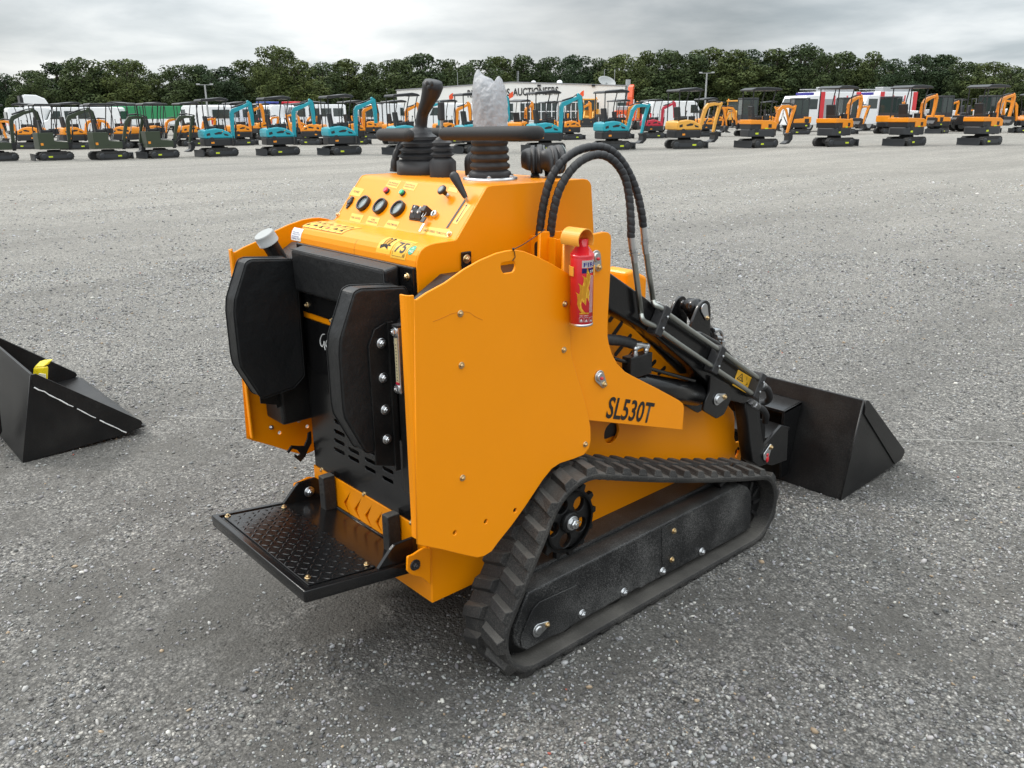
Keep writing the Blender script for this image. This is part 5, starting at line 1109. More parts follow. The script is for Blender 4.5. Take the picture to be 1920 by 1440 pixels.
def facing(x, h): return YAW - math.atan((x-960)/F) + math.radians(h)
def place(src, x, y, h, label, cat, group, sc=1.):
    o = src if not src.get('_used') else copy_tree(src)
    src['_used'] = 1
    o.location = gpt(x, y + (5.0 if group == 'mini excavators in the front row' else 3.0 if group == 'mini excavators in the second row' else 0)); o.rotation_euler = (0, 0, facing(x, h)); o.scale = (sc,)*3
    o['label'] = label; o['category'] = cat; o['group'] = group
    return o
def ex(style, paint, tk, pose, x, y, h, label, group, sc=1.):
    return place(excavator(style, paint, tk, pose), x, y, h, label, 'mini excavator', group, sc)
G1, G2 = 'mini excavators in the front row', 'mini excavators in the second row'
# front row
ex('green', OLV, 185, 'out', -2, 297, 10, 'olive green mini excavator cut by the left edge of the photo', G1, .93)
ex('green', OLV, 178, 'out', 104, 295, 12, 'olive green mini excavator in front of the white truck', G1, .93)
ex('green', OLV, 10, 'low', 205, 294, 14, 'olive green mini excavator in front of the white vans, boom bent low', G1, .93)
ex('green', OLV, 190, 'low', 301, 291, 16, 'olive green mini excavator nearest to the teal ones', G1, .93)
ex('round', TEAL, 186, 'up', 411, 288, 16, 'teal mini excavator beside the olive green ones, in front of the left lamp post', G1, 1.0)
ex('round', TEAL, 188, 'up', 526, 286, 18, 'teal mini excavator second from the olive green ones', G1, 1.02)
ex('round', TEAL, 189, 'up', 641, 285, 20, 'teal mini excavator left of the grey left joystick with its boom raised', G1, 1.04)
ex('round', TEAL, 190, 'mid', 762, 284, 22, 'teal mini excavator mostly hidden behind the left joystick', G1, 1.05)
ex('round', TEAL, 190, 'up', 888, 282, 24, 'teal mini excavator mostly hidden behind the plastic bag', G1, 1.06)
ex('round', TEAL, 192, 'up', 1022, 279.5, 24, 'teal mini excavator right of the plastic bag, above the handlebar', G1, 1.08)
ex('round', TEAL, -8, 'low', 1147, 275.5, 28, 'teal mini excavator furthest right, its bucket on the ground', G1, 1.10)
ex('round', YLW, -12, 'low', 1282, 273.5, 33, 'golden yellow mini excavator between the teal and the orange ones', G1, 1.12)
ex('square', ORG, 196, 'down', 1420, 271.5, 30, 'orange mini excavator with dozer blade in front, bucket low', G1, 1.12)
ex('square', ORG, -16, 'mid', 1562, 269.5, 56, 'orange mini excavator with canopy in front of the left fire engine', G1, 1.14)
ex('square', ORG, 184, 'mid', 1697, 268, 54, 'orange mini excavator with canopy and blade, third from the right edge', G1, 1.14)
ex('square', ORG, 184, 'mid', 1838, 266.5, 54, 'orange mini excavator with canopy and blade, nearest to the right edge', G1, 1.14)
# second row
sr = [(62,276,150,'behind the olive green one at the far left'),(140,277,25,'behind and between the first two olive green ones'),(236,275,150,'in front of the dark bus'),(292,272,30,'behind the last olive green one'),(360,271,25,'left of the left lamp post'),(452,269.5,28,'right of the left lamp post'),
      (590,268.5,155,'between the second and third teal ones'),(664,268,28,'behind the third teal one'),(744,267,30,'beside the left joystick'),(838,266,30,'right of the left joystick'),(975,262,60,'with black seat right of the plastic bag'),(1068,259,36,'beside the rightmost but one teal one'),(1160,257,40,'behind the rightmost teal one')]
for x, y, h, w_ in sr: ex('round', ORG, -6, 'fold' if x < 400 else ('up' if h < 100 else 'down'), x, y, h, 'orange mini excavator of the second row '+w_, G2, 1.02)
ex('round', CRIM, -6, 'up', 1222, 256, 30, 'crimson red mini excavator, the only red one', G2, 1.02)
ex('round', ORG, -10, 'low', 1322, 253, 40, 'orange mini excavator behind the golden yellow one', G2, 1.06)
ex('cab', ORG, 190, 'low', 1400, 252, 200, 'orange mini excavator with closed cab behind the low-bucket one', G2, 1.06)
ex('cab', ORG, 0, 'low', 1496, 249, 200, 'orange mini excavator with closed cab left of the left fire engine', G2, 1.06)
ex('cab', ORG, -10, 'low', 1580, 248.5, 30, 'orange mini excavator with closed cab right of the left fire engine', G2, 1.06)
ex('cab', ORG, -20, 'mid', 1662, 247.5, 58, 'orange mini excavator with closed cab in front of the right fire engine', G2, 1.08)
ex('cab', ORG, 200, 'mid', 1757, 247, 52, 'orange mini excavator with closed cab between the two canopies at right', G2, 1.08)
ex('cab', ORG, -10, 'mid', 1846, 246, 56, 'orange mini excavator with closed cab behind the rightmost canopy', G2, 1.08)
ex('round', ORG, -10, 'mid', 1922, 246, 210, 'orange mini excavator cut by the right edge of the photo', G2, 1.1)
# third row of orange machines further back
G3 = 'mini excavators in the third row'
for i, (x, y, h, w_) in enumerate([(492,262,40,'beside the blue tractor'),(560,261,30,'near the red tractor'),(700,260,150,'behind the third teal boom'),(1030,254,30,'before the white building windows'),(1440,243,25,'between two closed cabs'),(1345,243,20,'left of the yellow dumper'),(1620,241,30,'between the two fire engines'),(1790,240,30,'left of the rightmost cab')]):
    ex('round', ORG, -6, 'fold', x, y, h, 'small orange mini excavator of the third row '+w_, G3, 1.05)
# ================================================================== VEHICLES BEHIND
WHV = mat('white_vehicle_paint', (.84,.85,.86), .3, coat=.4, var=.03); TYRE = mat('tyre', (.018,.018,.018), .75); REDV = mat('fire_red', (.66,.02,.03), .35, coat=.4); GRNV = mat('green_tarpaulin', (.03,.26,.10), .55); SLV = mat('silver_panel', (.42,.43,.44), .4, .4); ORED = mat('orange_red_paint', (.78,.10,.02), .4, coat=.2)
def wheel(r, x, y, rad, w, name='wheel'):
    o = MB().lathe([(rad*.6,-w/2),(rad,-w/2*.8),(rad,w/2*.8),(rad*.6,w/2)], (x,y,rad), (0,1,0), 20).build(name, TYRE, r); MB().lathe([(rad*.58,-w/2-.004),(rad*.58,w/2+.004)], (x,y,rad), (0,1,0), 16).build('rim', SLV, o)
def newroot(name):
    r = bpy.data.objects.new(name, None); COL.objects.link(r); r['_used'] = 0; return r
def make_van(kind=0):
    r = newroot('panel_van')
    pf = [(-2.6,.45),(-2.62,1.2),(-2.55,2.35),(-2.4,2.45),(1.3,2.45),(1.6,2.3),(2.05,1.45),(2.7,1.2),(2.85,.95),(2.85,.45)]
    b = MB(); xz_prism(b, pf, -.98, .98); bd = b.build('body', WHV, r, .06, 3)
    for sg in (1, -1):
        b = MB(); b.prism([(1.0,sg*.982,1.5),(1.85,sg*.982,1.5),(1.52,sg*.982,2.15),(1.0,sg*.982,2.15)], (0,sg*.006,0)); b.build('side_window', TGL, bd)
        if kind:
            for k in range(3): MB().bb((-2.3+k*1.05,sg*.982,1.5),(-1.4+k*1.05,sg*.988,2.15)).build('side_window', TGL, bd)
        MB().bb((2.55,sg*.62,.95),(2.84,sg*.93,1.12)).build('headlight', GLS, bd); MB().bb((-2.64,sg*.70,1.0),(-2.6,sg*.93,1.5)).build('tail_light', REDV, bd)
    b = MB(); b.prism([(1.66,-.86,2.25),(2.10,-.9,1.47),(2.10,.9,1.47),(1.66,.86,2.25)], (.02,0,.012)); b.build('windscreen', TGL, bd)
    MB().bb((-2.66,-.75,1.45),(-2.61,.75,2.1)).build('rear_window', TGL, bd); MB().bb((-2.72,-.9,.42),(-2.6,.9,.62)).build('bumper', CAN, bd)
    for x in (-1.6, 1.9):
        for y in (-.85, .85): wheel(r, x, y, .36, .24)
    return r
VAN, VANW = make_van(0), make_van(1)
GV = 'white vans behind the excavators'
for src, x, y, h, lb in ((VAN,84,258,8,'white high-roof van in front of the white truck cab'),(VANW,140,257,190,'white windowed van behind the second olive green excavator'),(VAN,186,256,150,'white van beside the dark bus'),(VANW,428,255,30,'white van behind the left lamp post'),(VAN,386,257,120,'white van seen from behind left of the left lamp post'),(VAN,545,254,40,'white van behind the second teal excavator'),(VANW,590,254,200,'white van between the second and third teal excavators'),(VAN,722,253,60,'white van left of the grey joystick'),(VAN,852,250,160,'white van left of the plastic bag'),(VAN,1262,247,30,'white van right of the crimson excavator')):
    place(src, x, y, h, lb, 'van', GV)
# truck tractor
r = newroot('truck_tractor'); b = MB(); xz_prism(b, [(-1.2,.9),(-1.2,3.55),(-1.05,3.85),(.0,3.80),(.75,3.45),(1.1,2.7),(1.2,1.5),(1.25,.55),(.2,.55),(.2,.9)], -1.25, 1.25); cb = b.build('cab', WHV, r, .08, 3)
for sg in (1,-1): b = MB(); b.prism([(.35,sg*1.252,1.75),(1.0,sg*1.252,1.75),(.92,sg*1.252,2.5),(.35,sg*1.252,2.5)], (0,sg*.008,0)); b.build('side_window', TGL, cb); b = MB(); b.bb((1.0,sg*1.35,1.9),(1.15,sg*1.5,2.5)); b.build('mirror', CAN, cb)
b = MB(); b.prism([(.98,-1.1,2.9),(1.20,-1.15,1.8),(1.20,1.15,1.8),(.98,1.1,2.9)], (.02,0,.0)); b.build('windscreen', TGL, cb)
b = MB(); b.bb((-1.5,-1.2,1.0),(-1.25,1.2,3.75)); b.build('air_deflector', CAN, cb); b = MB(); b.bb((-4.6,-.45,.7),(.2,.45,.95)); b.build('chassis', CAN, r)
for x in (.55,-2.6,-3.8):
    for y in (-1.05,1.05): wheel(r, x, y, .5, .32)
place(r, 78, 252, 4, 'tall white truck tractor standing behind the olive green excavators', 'truck', 'lorries behind the excavators', 1.0)
# dark bus
r = newroot('bus'); b = MB(); xz_prism(b, [(-3.2,.4),(-3.2,2.9),(-3.0,3.05),(3.0,3.05),(3.2,2.8),(3.25,.4)], -1.2, 1.2); bd = b.build('body', DGREY, r, .08, 3)
for sg in (1,-1):
    for k in range(5): MB().bb((-2.95+k*1.2,sg*1.202,1.5),(-1.9+k*1.2,sg*1.21,2.6)).build('window', TGL, bd)
    MB().bb((-3.2,sg*1.202,.5),(3.2,sg*1.208,1.1)).build('white_skirt', WHV, bd)
MB().bb((3.24,-1.1,1.4),(3.26,1.1,2.7)).build('windscreen', TGL, bd)
for x in (-2,2):
    for y in (-1.05,1.05): wheel(r, x, y, .45, .3)
place(r, 222, 252, 20, 'dark grey bus with large windows left of the green trailer', 'bus', 'lorries behind the excavators', .92)
# green tarpaulin trailer
r = newroot('curtain_trailer'); b = MB(); b.bb((-3.4,-1.2,1.0),(3.4,1.2,2.65)); bd = b.build('tarpaulin', GRNV, r, .04); b = MB(); b.bb((-3.42,-1.22,.85),(3.42,1.22,1.0)); b.build('chassis', SLV, r, .01); b = MB(); b.bb((-3.42,-1.21,1.0),(3.42,1.21,1.5)); b.build('drop_side', WHV, r, .01)
for sg in (1,-1):
    for k in range(7): MB().bb((-3.3+k*1.08,sg*1.2,1.5),(-3.25+k*1.08,sg*1.215,2.62)).build('strap', CAN, bd)
    MB().bb((3.40,sg*.7,.6),(3.43,sg*1.1,.8)).build('tail_light', REDV, r)
for x in (-2.4,-1.3,2.2):
    for y in (-1.0,1.0): wheel(r, x, y, .42, .28)
place(r, 290, 254, 6, 'long trailer with a green tarpaulin behind the olive green excavators', 'trailer', 'lorries behind the excavators', .95)
# fire engines
def make_fire():
    r = newroot('fire_engine'); b = MB(); b.bb((-3.2,-1.2,.6),(1.3,1.2,3.0)); bd = b.build('body', WHV, r, .05)
    for x in (-3.05,1.12):
        for sg in (1,-1): MB().bb((x-.30 if x > 0 else x-.16,sg*1.202,.62),(x+.17 if x > 0 else x+.36,sg*1.222,2.98)).build('red_panel', REDV, bd)
    for x in (-1.68,-.28):
        for sg in (1,-1): MB().bb((x-.07,sg*1.202,.62),(x+.07,sg*1.219,2.7)).build('red_panel', REDV, bd)
    b = MB(); xz_prism(b, [(1.35,.5),(1.35,2.75),(2.7,2.7),(3.1,1.9),(3.15,.5)], -1.2, 1.2); cb = b.build('cab', WHV, r, .06, 3)
    for sg in (1,-1):
        for k, (a_, c_) in enumerate(((-3.0,-1.75),(-1.6,-.35),(-.2,1.1))): MB().bb((a_,sg*1.202,.9),(c_,sg*1.215,2.45)).build('roller_shutter', SLV if k != 0 else WHV, bd)
        MB().bb((1.55,sg*1.202,1.7),(2.6,sg*1.212,2.45)).build('side_window', TGL, cb)
    b = MB(); b.bb((-3.23,-.95,.9),(-3.2,.95,2.6)); b.build('roller_shutter', SLV, bd)
    for y in (-1.05,1.05): MB().bb((-3.24,y-.13,.7),(-3.2,y+.13,2.9)).build('red_panel', REDV, bd)
    b = MB(); b.prism([(2.72,-1.05,2.6),(3.08,-1.1,1.95),(3.08,1.1,1.95),(2.72,1.05,2.6)], (.02,0,.01)); b.build('windscreen', TGL, cb)
    b = MB()
    for y in (-.5,-.1): b.bb((-3.3,y-.03,3.15),(1.8,y+.03,3.22))
    for k in range(14): b.bb((-3.2+k*.36,-.5,3.16),(-3.16+k*.36,-.1,3.2))
    b.build('roof_ladder', ALU, bd); b = MB(); b.bb((-2.6,.2,3.02),(.8,1.0,3.35)); b.build('roof_locker', SLV, bd, .03)
    b = MB(); b.bb((1.6,-.8,2.75),(1.9,.8,2.95)); b.build('light_bar', BLUE, cb, .03)
    for x in (-2.0,2.2):
        for y in (-1.0,1.0): wheel(r, x, y, .5, .32)
    return r
FT = make_fire()
place(FT, 1532, 246, 228, 'red and white fire engine with roof ladder behind the left closed cab', 'fire engine', 'fire engines', 1.0)
place(FT, 1640, 244, 232, 'red and white fire engine with roof ladder nearer to the right edge', 'fire engine', 'fire engines', 1.0)
# wheel loaders / dumper
def make_wl():
    r = newroot('wheel_loader'); b = MB(); xz_prism(b, [(-2.4,.9),(-2.4,1.9),(-.7,2.0),(-.7,1.3),(1.6,1.2),(1.6,.8)], -.9, .9); bd = b.build('body', YLW, r, .05)
    b = MB()
    for x in (-.7,.65):
        for y in (-.65,.65): b.bb((x-.05,y-.05,1.3),(x+.05,y+.05,3.0))
    b.bb((-.85,-.8,3.0),(.8,.8,3.15)); cb = b.build('cab_frame', YLW, r, .02); MB().bb((-.68,-.66,1.9),(.64,.66,2.98)).build('cab_glass', TGL, cb); MB().ball((-.7,.6,3.22), .1, 6).build('beacon', AMB, cb)
    b = MB()
    for y in (-.5,.5): b.prism([(.9,y-.06,1.6),(1.1,y-.06,1.75),(2.5,y-.06,.6),(2.4,y-.06,.4)], (0,.12,0))
    b.build('lift_arm', YLW, r); b = MB(); xz_prism(b, [(2.3,.1),(3.2,.05),(3.25,.1),(2.5,.25),(2.45,1.0),(2.3,.9)], -1.2, 1.2); b.build('bucket', CAN, r)
    for x in (-1.4,1.3):
        for y in (-.95,.95): wheel(r, x, y, .72, .5)
    return r
WL = make_wl()
place(WL, 1106, 238, 262, 'yellow wheel loader with cab and big tyres in front of the white building', 'wheel loader', 'wheel loaders')
place(WL, 1374, 239, 80, 'yellow wheel loader seen from behind, right of the right lamp post', 'wheel loader', 'wheel loaders', .85)
# big orange excavator
r = newroot('crawler_excavator'); b = MB()
for y in (-1.1,1.1): xz_prism(b, stadium(-1.8,1.8,0,.85), y-.3, y+.3)
b.build('crawler_tracks', TYRE, r); b = MB(); b.prism([(x, y, 1.0) for x, y in round_poly([(-2.3,-1.3),(1.4,-1.3),(1.4,1.3),(-2.3,1.3)], .4)], (0,0,1.15)); hs = b.build('house', ORED, r, .06)
b = MB(); b.bb((-2.0,-1.1,2.15),(.1,1.1,2.65)); b.build('engine_hood', SLV, hs, .08)
text_fit('lettering', 'HITACHI', (-2.303,1.0,1.35), (0,-2.0,0), (0,0,.38), WHT, hs, .02, .02)
b = MB(); b.bb((-.1,.2,2.15),(1.45,1.25,3.1)); b.build('cab', TGL, hs, .05)
b = MB(); xz_prism(b, ribbon([(1.2,1.9),(1.5,3.6),(1.9,4.6),(2.9,4.9)], [.5,.6,.6,.4]), -.28, .28); b.build('boom', ORED, r, .04); b = MB(); xz_prism(b, ribbon([(3.0,5.1),(2.9,4.0),(2.6,2.4)], [.35,.45,.3]), -.22, .22); b.build('dipper_arm', ORED, r, .03)
b = MB(); xz_prism(b, [(2.4,2.4),(2.8,2.3),(2.8,1.5),(2.3,1.1),(1.9,1.4),(2.3,1.7)], -.5, .5); b.build('digging_bucket', CAN, r, .03)
b = MB()
for y in (-.4,.4): b.tube([(1.6,y,1.7),(2.0,y,3.4)], .09, 8)
b.build('boom_ram', CHR, r)
place(r, 1176, 243, 82, 'big orange-red crawler excavator seen from behind with raised boom', 'excavator', 'large machines', .82)
# yellow boom behind the truck
r = newroot('crawler_excavator'); b = MB(); b.bb((-1.2,-1,.2),(1.2,1,1.9)); b.build('house', YLW, r, .1); b = MB(); xz_prism(b, ribbon([(.8,1.5),(1.6,4.0),(2.2,4.3),(4.6,2.4)], [.4,.5,.5,.3]), -.2, .2); b.build('boom', YLW, r, .03); b = MB(); b.bb((-1.5,-1.2,0),(1.5,1.2,.5)); b.build('crawler_tracks', TYRE, r, .1)
place(r, 103, 243, 5, 'yellow crawler excavator whose boom shows above the white van', 'excavator', 'large machines', 1.0)
# tractors
def make_tractor(m):
    r = newroot('farm_tractor'); b = MB(); xz_prism(b, [(.1,.8),(.1,1.5),(1.9,1.35),(1.95,.8)], -.42, .42); b.build('bonnet', m, r, .06); b = MB()
    for x in (-1.0,.15):
        for y in (-.6,.6): b.bb((x-.04,y-.04,1.1),(x+.04,y+.04,2.6))
    b.bb((-1.1,-.7,2.6),(.25,.7,2.75)); cb = b.build('cab', m, r, .03); MB().bb((-.98,-.6,1.3),(.13,.6,2.6)).build('cab_glass', TGL, cb)
    b = MB(); b.bb((-1.3,-.4,.5),(1.8,.4,.85)); b.build('chassis', CAN, r)
    for y in (-.75,.75): wheel(r, -.8, y, .8, .45); wheel(r, 1.4, y, .5, .3)
    return r
place(make_tractor(REDV), 548, 253, 240, 'red farm tractor behind the second teal excavator', 'tractor', 'farm tractors')
place(make_tractor(mat('blue_paint', (.03,.08,.35), .35, coat=.3)), 502, 254, 235, 'blue farm tractor behind the second teal excavator', 'tractor', 'farm tractors')
# white site dumpers at the right
def make_dumper():
    r = newroot('site_dumper'); b = MB(); xz_prism(b, [(.1,.8),(.0,1.5),(1.9,1.6),(1.6,.8)], -.8, .8); b.build('skip', WHV, r, .05); b = MB(); b.bb((-1.7,-.6,.5),(.1,.6,1.15)); b.build('chassis', CAN, r, .04)
    b = MB(); b.bb((-1.0,-.25,1.15),(-.5,.25,1.35)); b.bb((-1.1,-.25,1.3),(-.95,.25,1.85)); b.build('seat', DGREY, r, .04)
    b = MB(); b.tube([(-1.3,-.55,1.1),(-1.3,-.55,2.3),(-1.3,.55,2.3),(-1.3,.55,1.1)], .04, 8); b.build('roll_bar', CAN, r)
    for x in (-1.2,.9):
        for y in (-.75,.75): wheel(r, x, y, .45, .35)
    return r
DM = make_dumper()
place(DM, 1720, 248, 190, 'white site dumper with grey seat right of the right fire engine', 'dumper', 'site dumpers'); place(DM, 1782, 247, 195, 'white site dumper left of the rightmost orange excavators', 'dumper', 'site dumpers'); place(DM, 1825, 246, 20, 'white site dumper partly hidden behind the rightmost orange excavators', 'dumper', 'site dumpers')
r = newroot('container'); b = MB(); b.bb((-3,-1.2,.1),(3,1.2,2.6)); b.build('container_box', WHV, r, .03); b = MB()
for k in range(14): b.bb((-2.9+k*.43,-1.23,.25),(-2.7+k*.43,-1.2,2.5))
b.build('container_ribs', WHV, r)
place(r, 1893, 224, 0, 'white container under the trees at the right edge', 'container', 'large machines', 1.0)
# ================================================================== BUILDING, FLAGS, LAMP POSTS
def far(x, y, dist):           # point along the pixel ray at a ground distance from the camera
    d = ray(x, y); k = dist/math.hypot(d.x, d.y); return CAM + d*k
BL_ = mat('white_cladding', (.84,.83,.80), .6, var=.04, vscale=3); ROOF = mat('roof_grey', (.30,.30,.31), .6); 
pl_, pr_ = far(747, 236, 112), far(1170, 232, 106); pl_.z = pr_.z = 0
uax = (pr_-pl_).normalized(); vax = V((-uax.y, uax.x, 0)); LEN = (pr_-pl_).length
def onwall(x, y):
    d = ray(x, y); t = (pl_-CAM).dot(vax)/d.dot(vax); q = CAM+d*t; return ((q-pl_).dot(uax), q.z)
HL_, HR_, HM_ = onwall(747,170)[1], onwall(1170,161.5)[1], onwall(960,155)[1]; um = onwall(960,155)[0]
BD = bpy.data.objects.new('auction_hall', None); COL.objects.link(BD); BD.location = pl_; BD.rotation_euler = (0,0,math.atan2(uax.y, uax.x))
tag(BD, 'long white low-gabled auction hall with black lettering in front of the trees', 'building')
LD_ = 14
b = MB(); b.prism([(0,0,0),(LEN,0,0),(LEN,0,HR_),(um,0,HM_),(0,0,HL_)], (0,LD_,0)); o = b.build('wall', BL_, None); o.parent = BD; WALL = o
b = MB(); b.prism([(-.1,-.1,HL_),(um,-.1,HM_),(LEN+.1,-.1,HR_),(LEN+.1,-.1,HR_+.12),(um,-.1,HM_+.12),(-.1,-.1,HL_+.12)], (0,LD_+.2,0)); o = b.build('roof', ROOF, None); o.parent = BD; RF_ = o
for c, r_ in ((992,.3),(1042,.35),(905,.3)):
    u_, z_ = onwall(c,157); o = MB().lathe([(r_,-.1),(r_,.2),(r_*.7,.35),(.05,.4)], (u_, 3, HM_-.1), n=14).build('roof_vent', WHV, None); o.parent = RF_
b = MB()
for c in (842,957.5,960,1126,1146): u_, z_ = onwall(c,160); b.tube([(u_,4,HM_-.5),(u_,4,HM_+1.5)], .03, 6)
o = b.build('antenna_mast', SLV, None); o.parent = RF_
u_, z_ = onwall(1134,158); b = MB(); b.lathe([(.05,-.22),(.6,-.09),(.95,.08),(1.1,.22),(1.06,.24),(.92,.11),(.6,-.04),(.05,-.15)], (u_,2.0,HR_+.45), (.35,-.5,.8), 24); b.tube([(u_,2.2,HR_),(u_,2.1,HR_+.5)], .08, 8); o = b.build('satellite_dish', GREY, None); o.parent = RF_
u_, z_ = onwall(1173,155); b = MB(); b.lathe([(.30,0),(.30,HR_+.75)], (u_+.25,.6,0), n=14); o = b.build('flue_pipe', SLV, None); o.parent = WALL
for i in range(3):
    u0 = onwall((905,975,1062)[i],195)[0]; z0, z1 = onwall(975,226)[1], onwall(975,193)[1]; u1 = u0+(3.9,4.6,4.0)[i]
    b = MB(); b.bb((u0,-.03,max(.2,z0)),(u1,.0,z1)); o = b.build('window', TGL, None); o.parent = WALL
    f_ = MB(); nn_ = 7
    for k in range(nn_+1): uu = u0+(u1-u0)*k/nn_; f_.bb((uu-.05,-.07,max(.2,z0)),(uu+.05,-.031,z1))
    for k in range(3): zz_ = max(.2,z0)+(z1-max(.2,z0))*k/2; f_.bb((u0,-.08,zz_-.05),(u1,-.032,zz_+.05))
    o2 = f_.build('window_frame', WHV, None); o2.parent = o
for c in (1011,1113): u_, z_ = onwall(c,160.5); o = MB().bb((u_-.2,-.2,z_-.11),(u_+.2,0,z_+.11)).build('wall_lamp', CAN, None); o.parent = WALL
# sign lettering along the wall
u0, z0 = onwall(877,183.5); u1, _ = onwall(1047,177.5); _, zt1 = onwall(880,171.5)
me = text_mesh('RITCHIE BROS. AUCTIONEERS', .022); xs = [v.co.x for v in me.vertices]; ys = [v.co.y for v in me.vertices]; a0, a1, b0, b1 = min(xs), max(xs), min(ys), max(ys)
zb0, zb1 = onwall(877,183)[1], onwall(1047,177)[1]; hgt = onwall(1000,165.5)[1]-onwall(1000,180)[1]
for v in me.vertices: t = (v.co.x-a0)/(a1-a0); v.co = (u0+(u1-u0)*t, -.06, zb0+(zb1-zb0)*t+(v.co.y-b0)/(b1-b0)*hgt)
o = link('sign_lettering', me, INK); o.parent = WALL
FLG = mat('orange_flag', (.80,.10,.03), .7)
for i, (x, y, w_) in enumerate(((852,183,'left of the plastic bag'),(963,180,'right of the plastic bag'),(1094,178,'near the right end of the white hall'))):
    q = gpt(x, 240+i*-1); top = far(x, y-9, math.hypot(q.x-CAM.x, q.y-CAM.y)).z
    fr_ = root('flag', q, 'small orange-red flag on a thin pole '+w_, 'flag', 'orange flags', facing(x, 0))
    o = MB().tube([(0,0,0),(0,0,top)], .018, 6).build('flag_pole', WHV, None); o.parent = fr_
    b = MB(); n = 8; vs = []
    for k in range(n+1): t = k/n; vs += [(-t*.55, .06*math.sin(t*5+i), top-.02-.35*t*t-.05*i*t), (-t*.5, .06*math.sin(t*5+i), top-.62-.25*t)]
    b.add(vs, [(2*k,2*k+1,2*k+3,2*k+2) for k in range(n)], True); o = b.build('flag_cloth', FLG, None); o.parent = fr_
for i, (x, yt, yb, ds, w_) in enumerate(((392,159,250,72,'left lamp post with two heads, standing behind the first teal excavator'),(1320,137,250,75,'right lamp post with two heads, standing behind the golden yellow excavator'))):
    q = far(x, 230, ds); q.z = 0; top = far(x-3 if i == 0 else x+3, yt, ds).z
    lp_ = root('lamp_post', q, 'tall grey-white '+w_, 'lamp post', 'lamp posts', facing(x, 0))
    o = MB().tube([(0,0,0),(0,0,top*.5),(0,0,top)], [.085,.075,.06], 10).build('pole', GREY, None); o.parent = lp_
    o = MB().bb((-.55,-.03,top-.02),(.55,.03,top+.02)).build('cross_arm', GREY, None); o.parent = lp_
    for sg in (1,-1): o = MB().bb((sg*.35,-.12,top-.01),(sg*.62,.12,top+.08)).build('lamp_head', SLV, None, .02); o.parent = lp_
# ================================================================== TREES
LEAF = bpy.data.materials.new('leaves'); LEAF.use_nodes = True; nt = LEAF.node_tree; N = nt.nodes; L = nt.links; pb = N['Principled BSDF']; pb.inputs['Roughness'].default_value = .6; pb.inputs['Specular IOR Level'].default_value = .08
oi = N.new('ShaderNodeObjectInfo'); tcn = N.new('ShaderNodeTexCoord'); nn = N.new('ShaderNodeTexNoise'); nn.inputs['Scale'].default_value = .9; nn.inputs['Detail'].default_value = 4; L.new(tcn.outputs['Object'], nn.inputs['Vector'])
r1 = N.new('ShaderNodeValToRGB'); e = r1.color_ramp.elements; e[0].position = .3; e[0].color = (.028,.044,.024,1); e[1].position = .72; e[1].color = (.078,.102,.048,1); L.new(nn.outputs['Fac'], r1.inputs[0])
r2 = N.new('ShaderNodeValToRGB'); e = r2.color_ramp.elements; e[0].color = (.72,.82,.80,1); e[1].color = (1.55,1.40,.95,1); L.new(oi.outputs['Random'], r2.inputs[0])
mx = N.new('ShaderNodeMix'); mx.data_type = 'RGBA'; mx.blend_type = 'MULTIPLY'; mx.inputs['Factor'].default_value = 1; L.new(r1.outputs[0], mx.inputs['A']); L.new(r2.outputs[0], mx.inputs['B']); L.new(mx.outputs['Result'], pb.inputs['Base Color'])
BARK = mat('bark', (.075,.062,.048), .85, var=.3, vscale=4, bump=.4, bscale=12)
def leaf_mesh(blobs, n, size, rg):
    vs, fs = [], []
    wts = [b[3]*b[4]*b[3] for b in blobs]; tot = sum(wts)
    for bl, w_ in zip(blobs, wts):
        cx, cy, cz, rx, rz = bl
        for _ in range(int(n*w_/tot)):
            while True:
                p = V((rg.uniform(-1,1), rg.uniform(-1,1), rg.uniform(-1,1)))
                if p.length < 1: break
            p = p.normalized()*(p.length**.45)
            c = V((cx+p.x*rx, cy+p.y*rx, cz+p.z*rz)); nr = (p+V((rg.gauss(0,.6), rg.gauss(0,.6), rg.gauss(0,.6)))).normalized(); u = nr.orthogonal().normalized(); w2 = nr.cross(u)
            a = rg.uniform(0, 6.28); u, w2 = u*math.cos(a)+w2*math.sin(a), w2*math.cos(a)-u*math.sin(a); s = size*rg.uniform(.55,1.3); k = len(vs)
            vs += [tuple(c-u*s*.5), tuple(c+w2*s*.36), tuple(c+u*s*.62), tuple(c-w2*s*.36)]; fs.append((k,k+1,k+2,k+3))
    me = bpy.data.meshes.new('crown'); me.from_pydata(vs, [], fs); me.materials.append(LEAF); return me
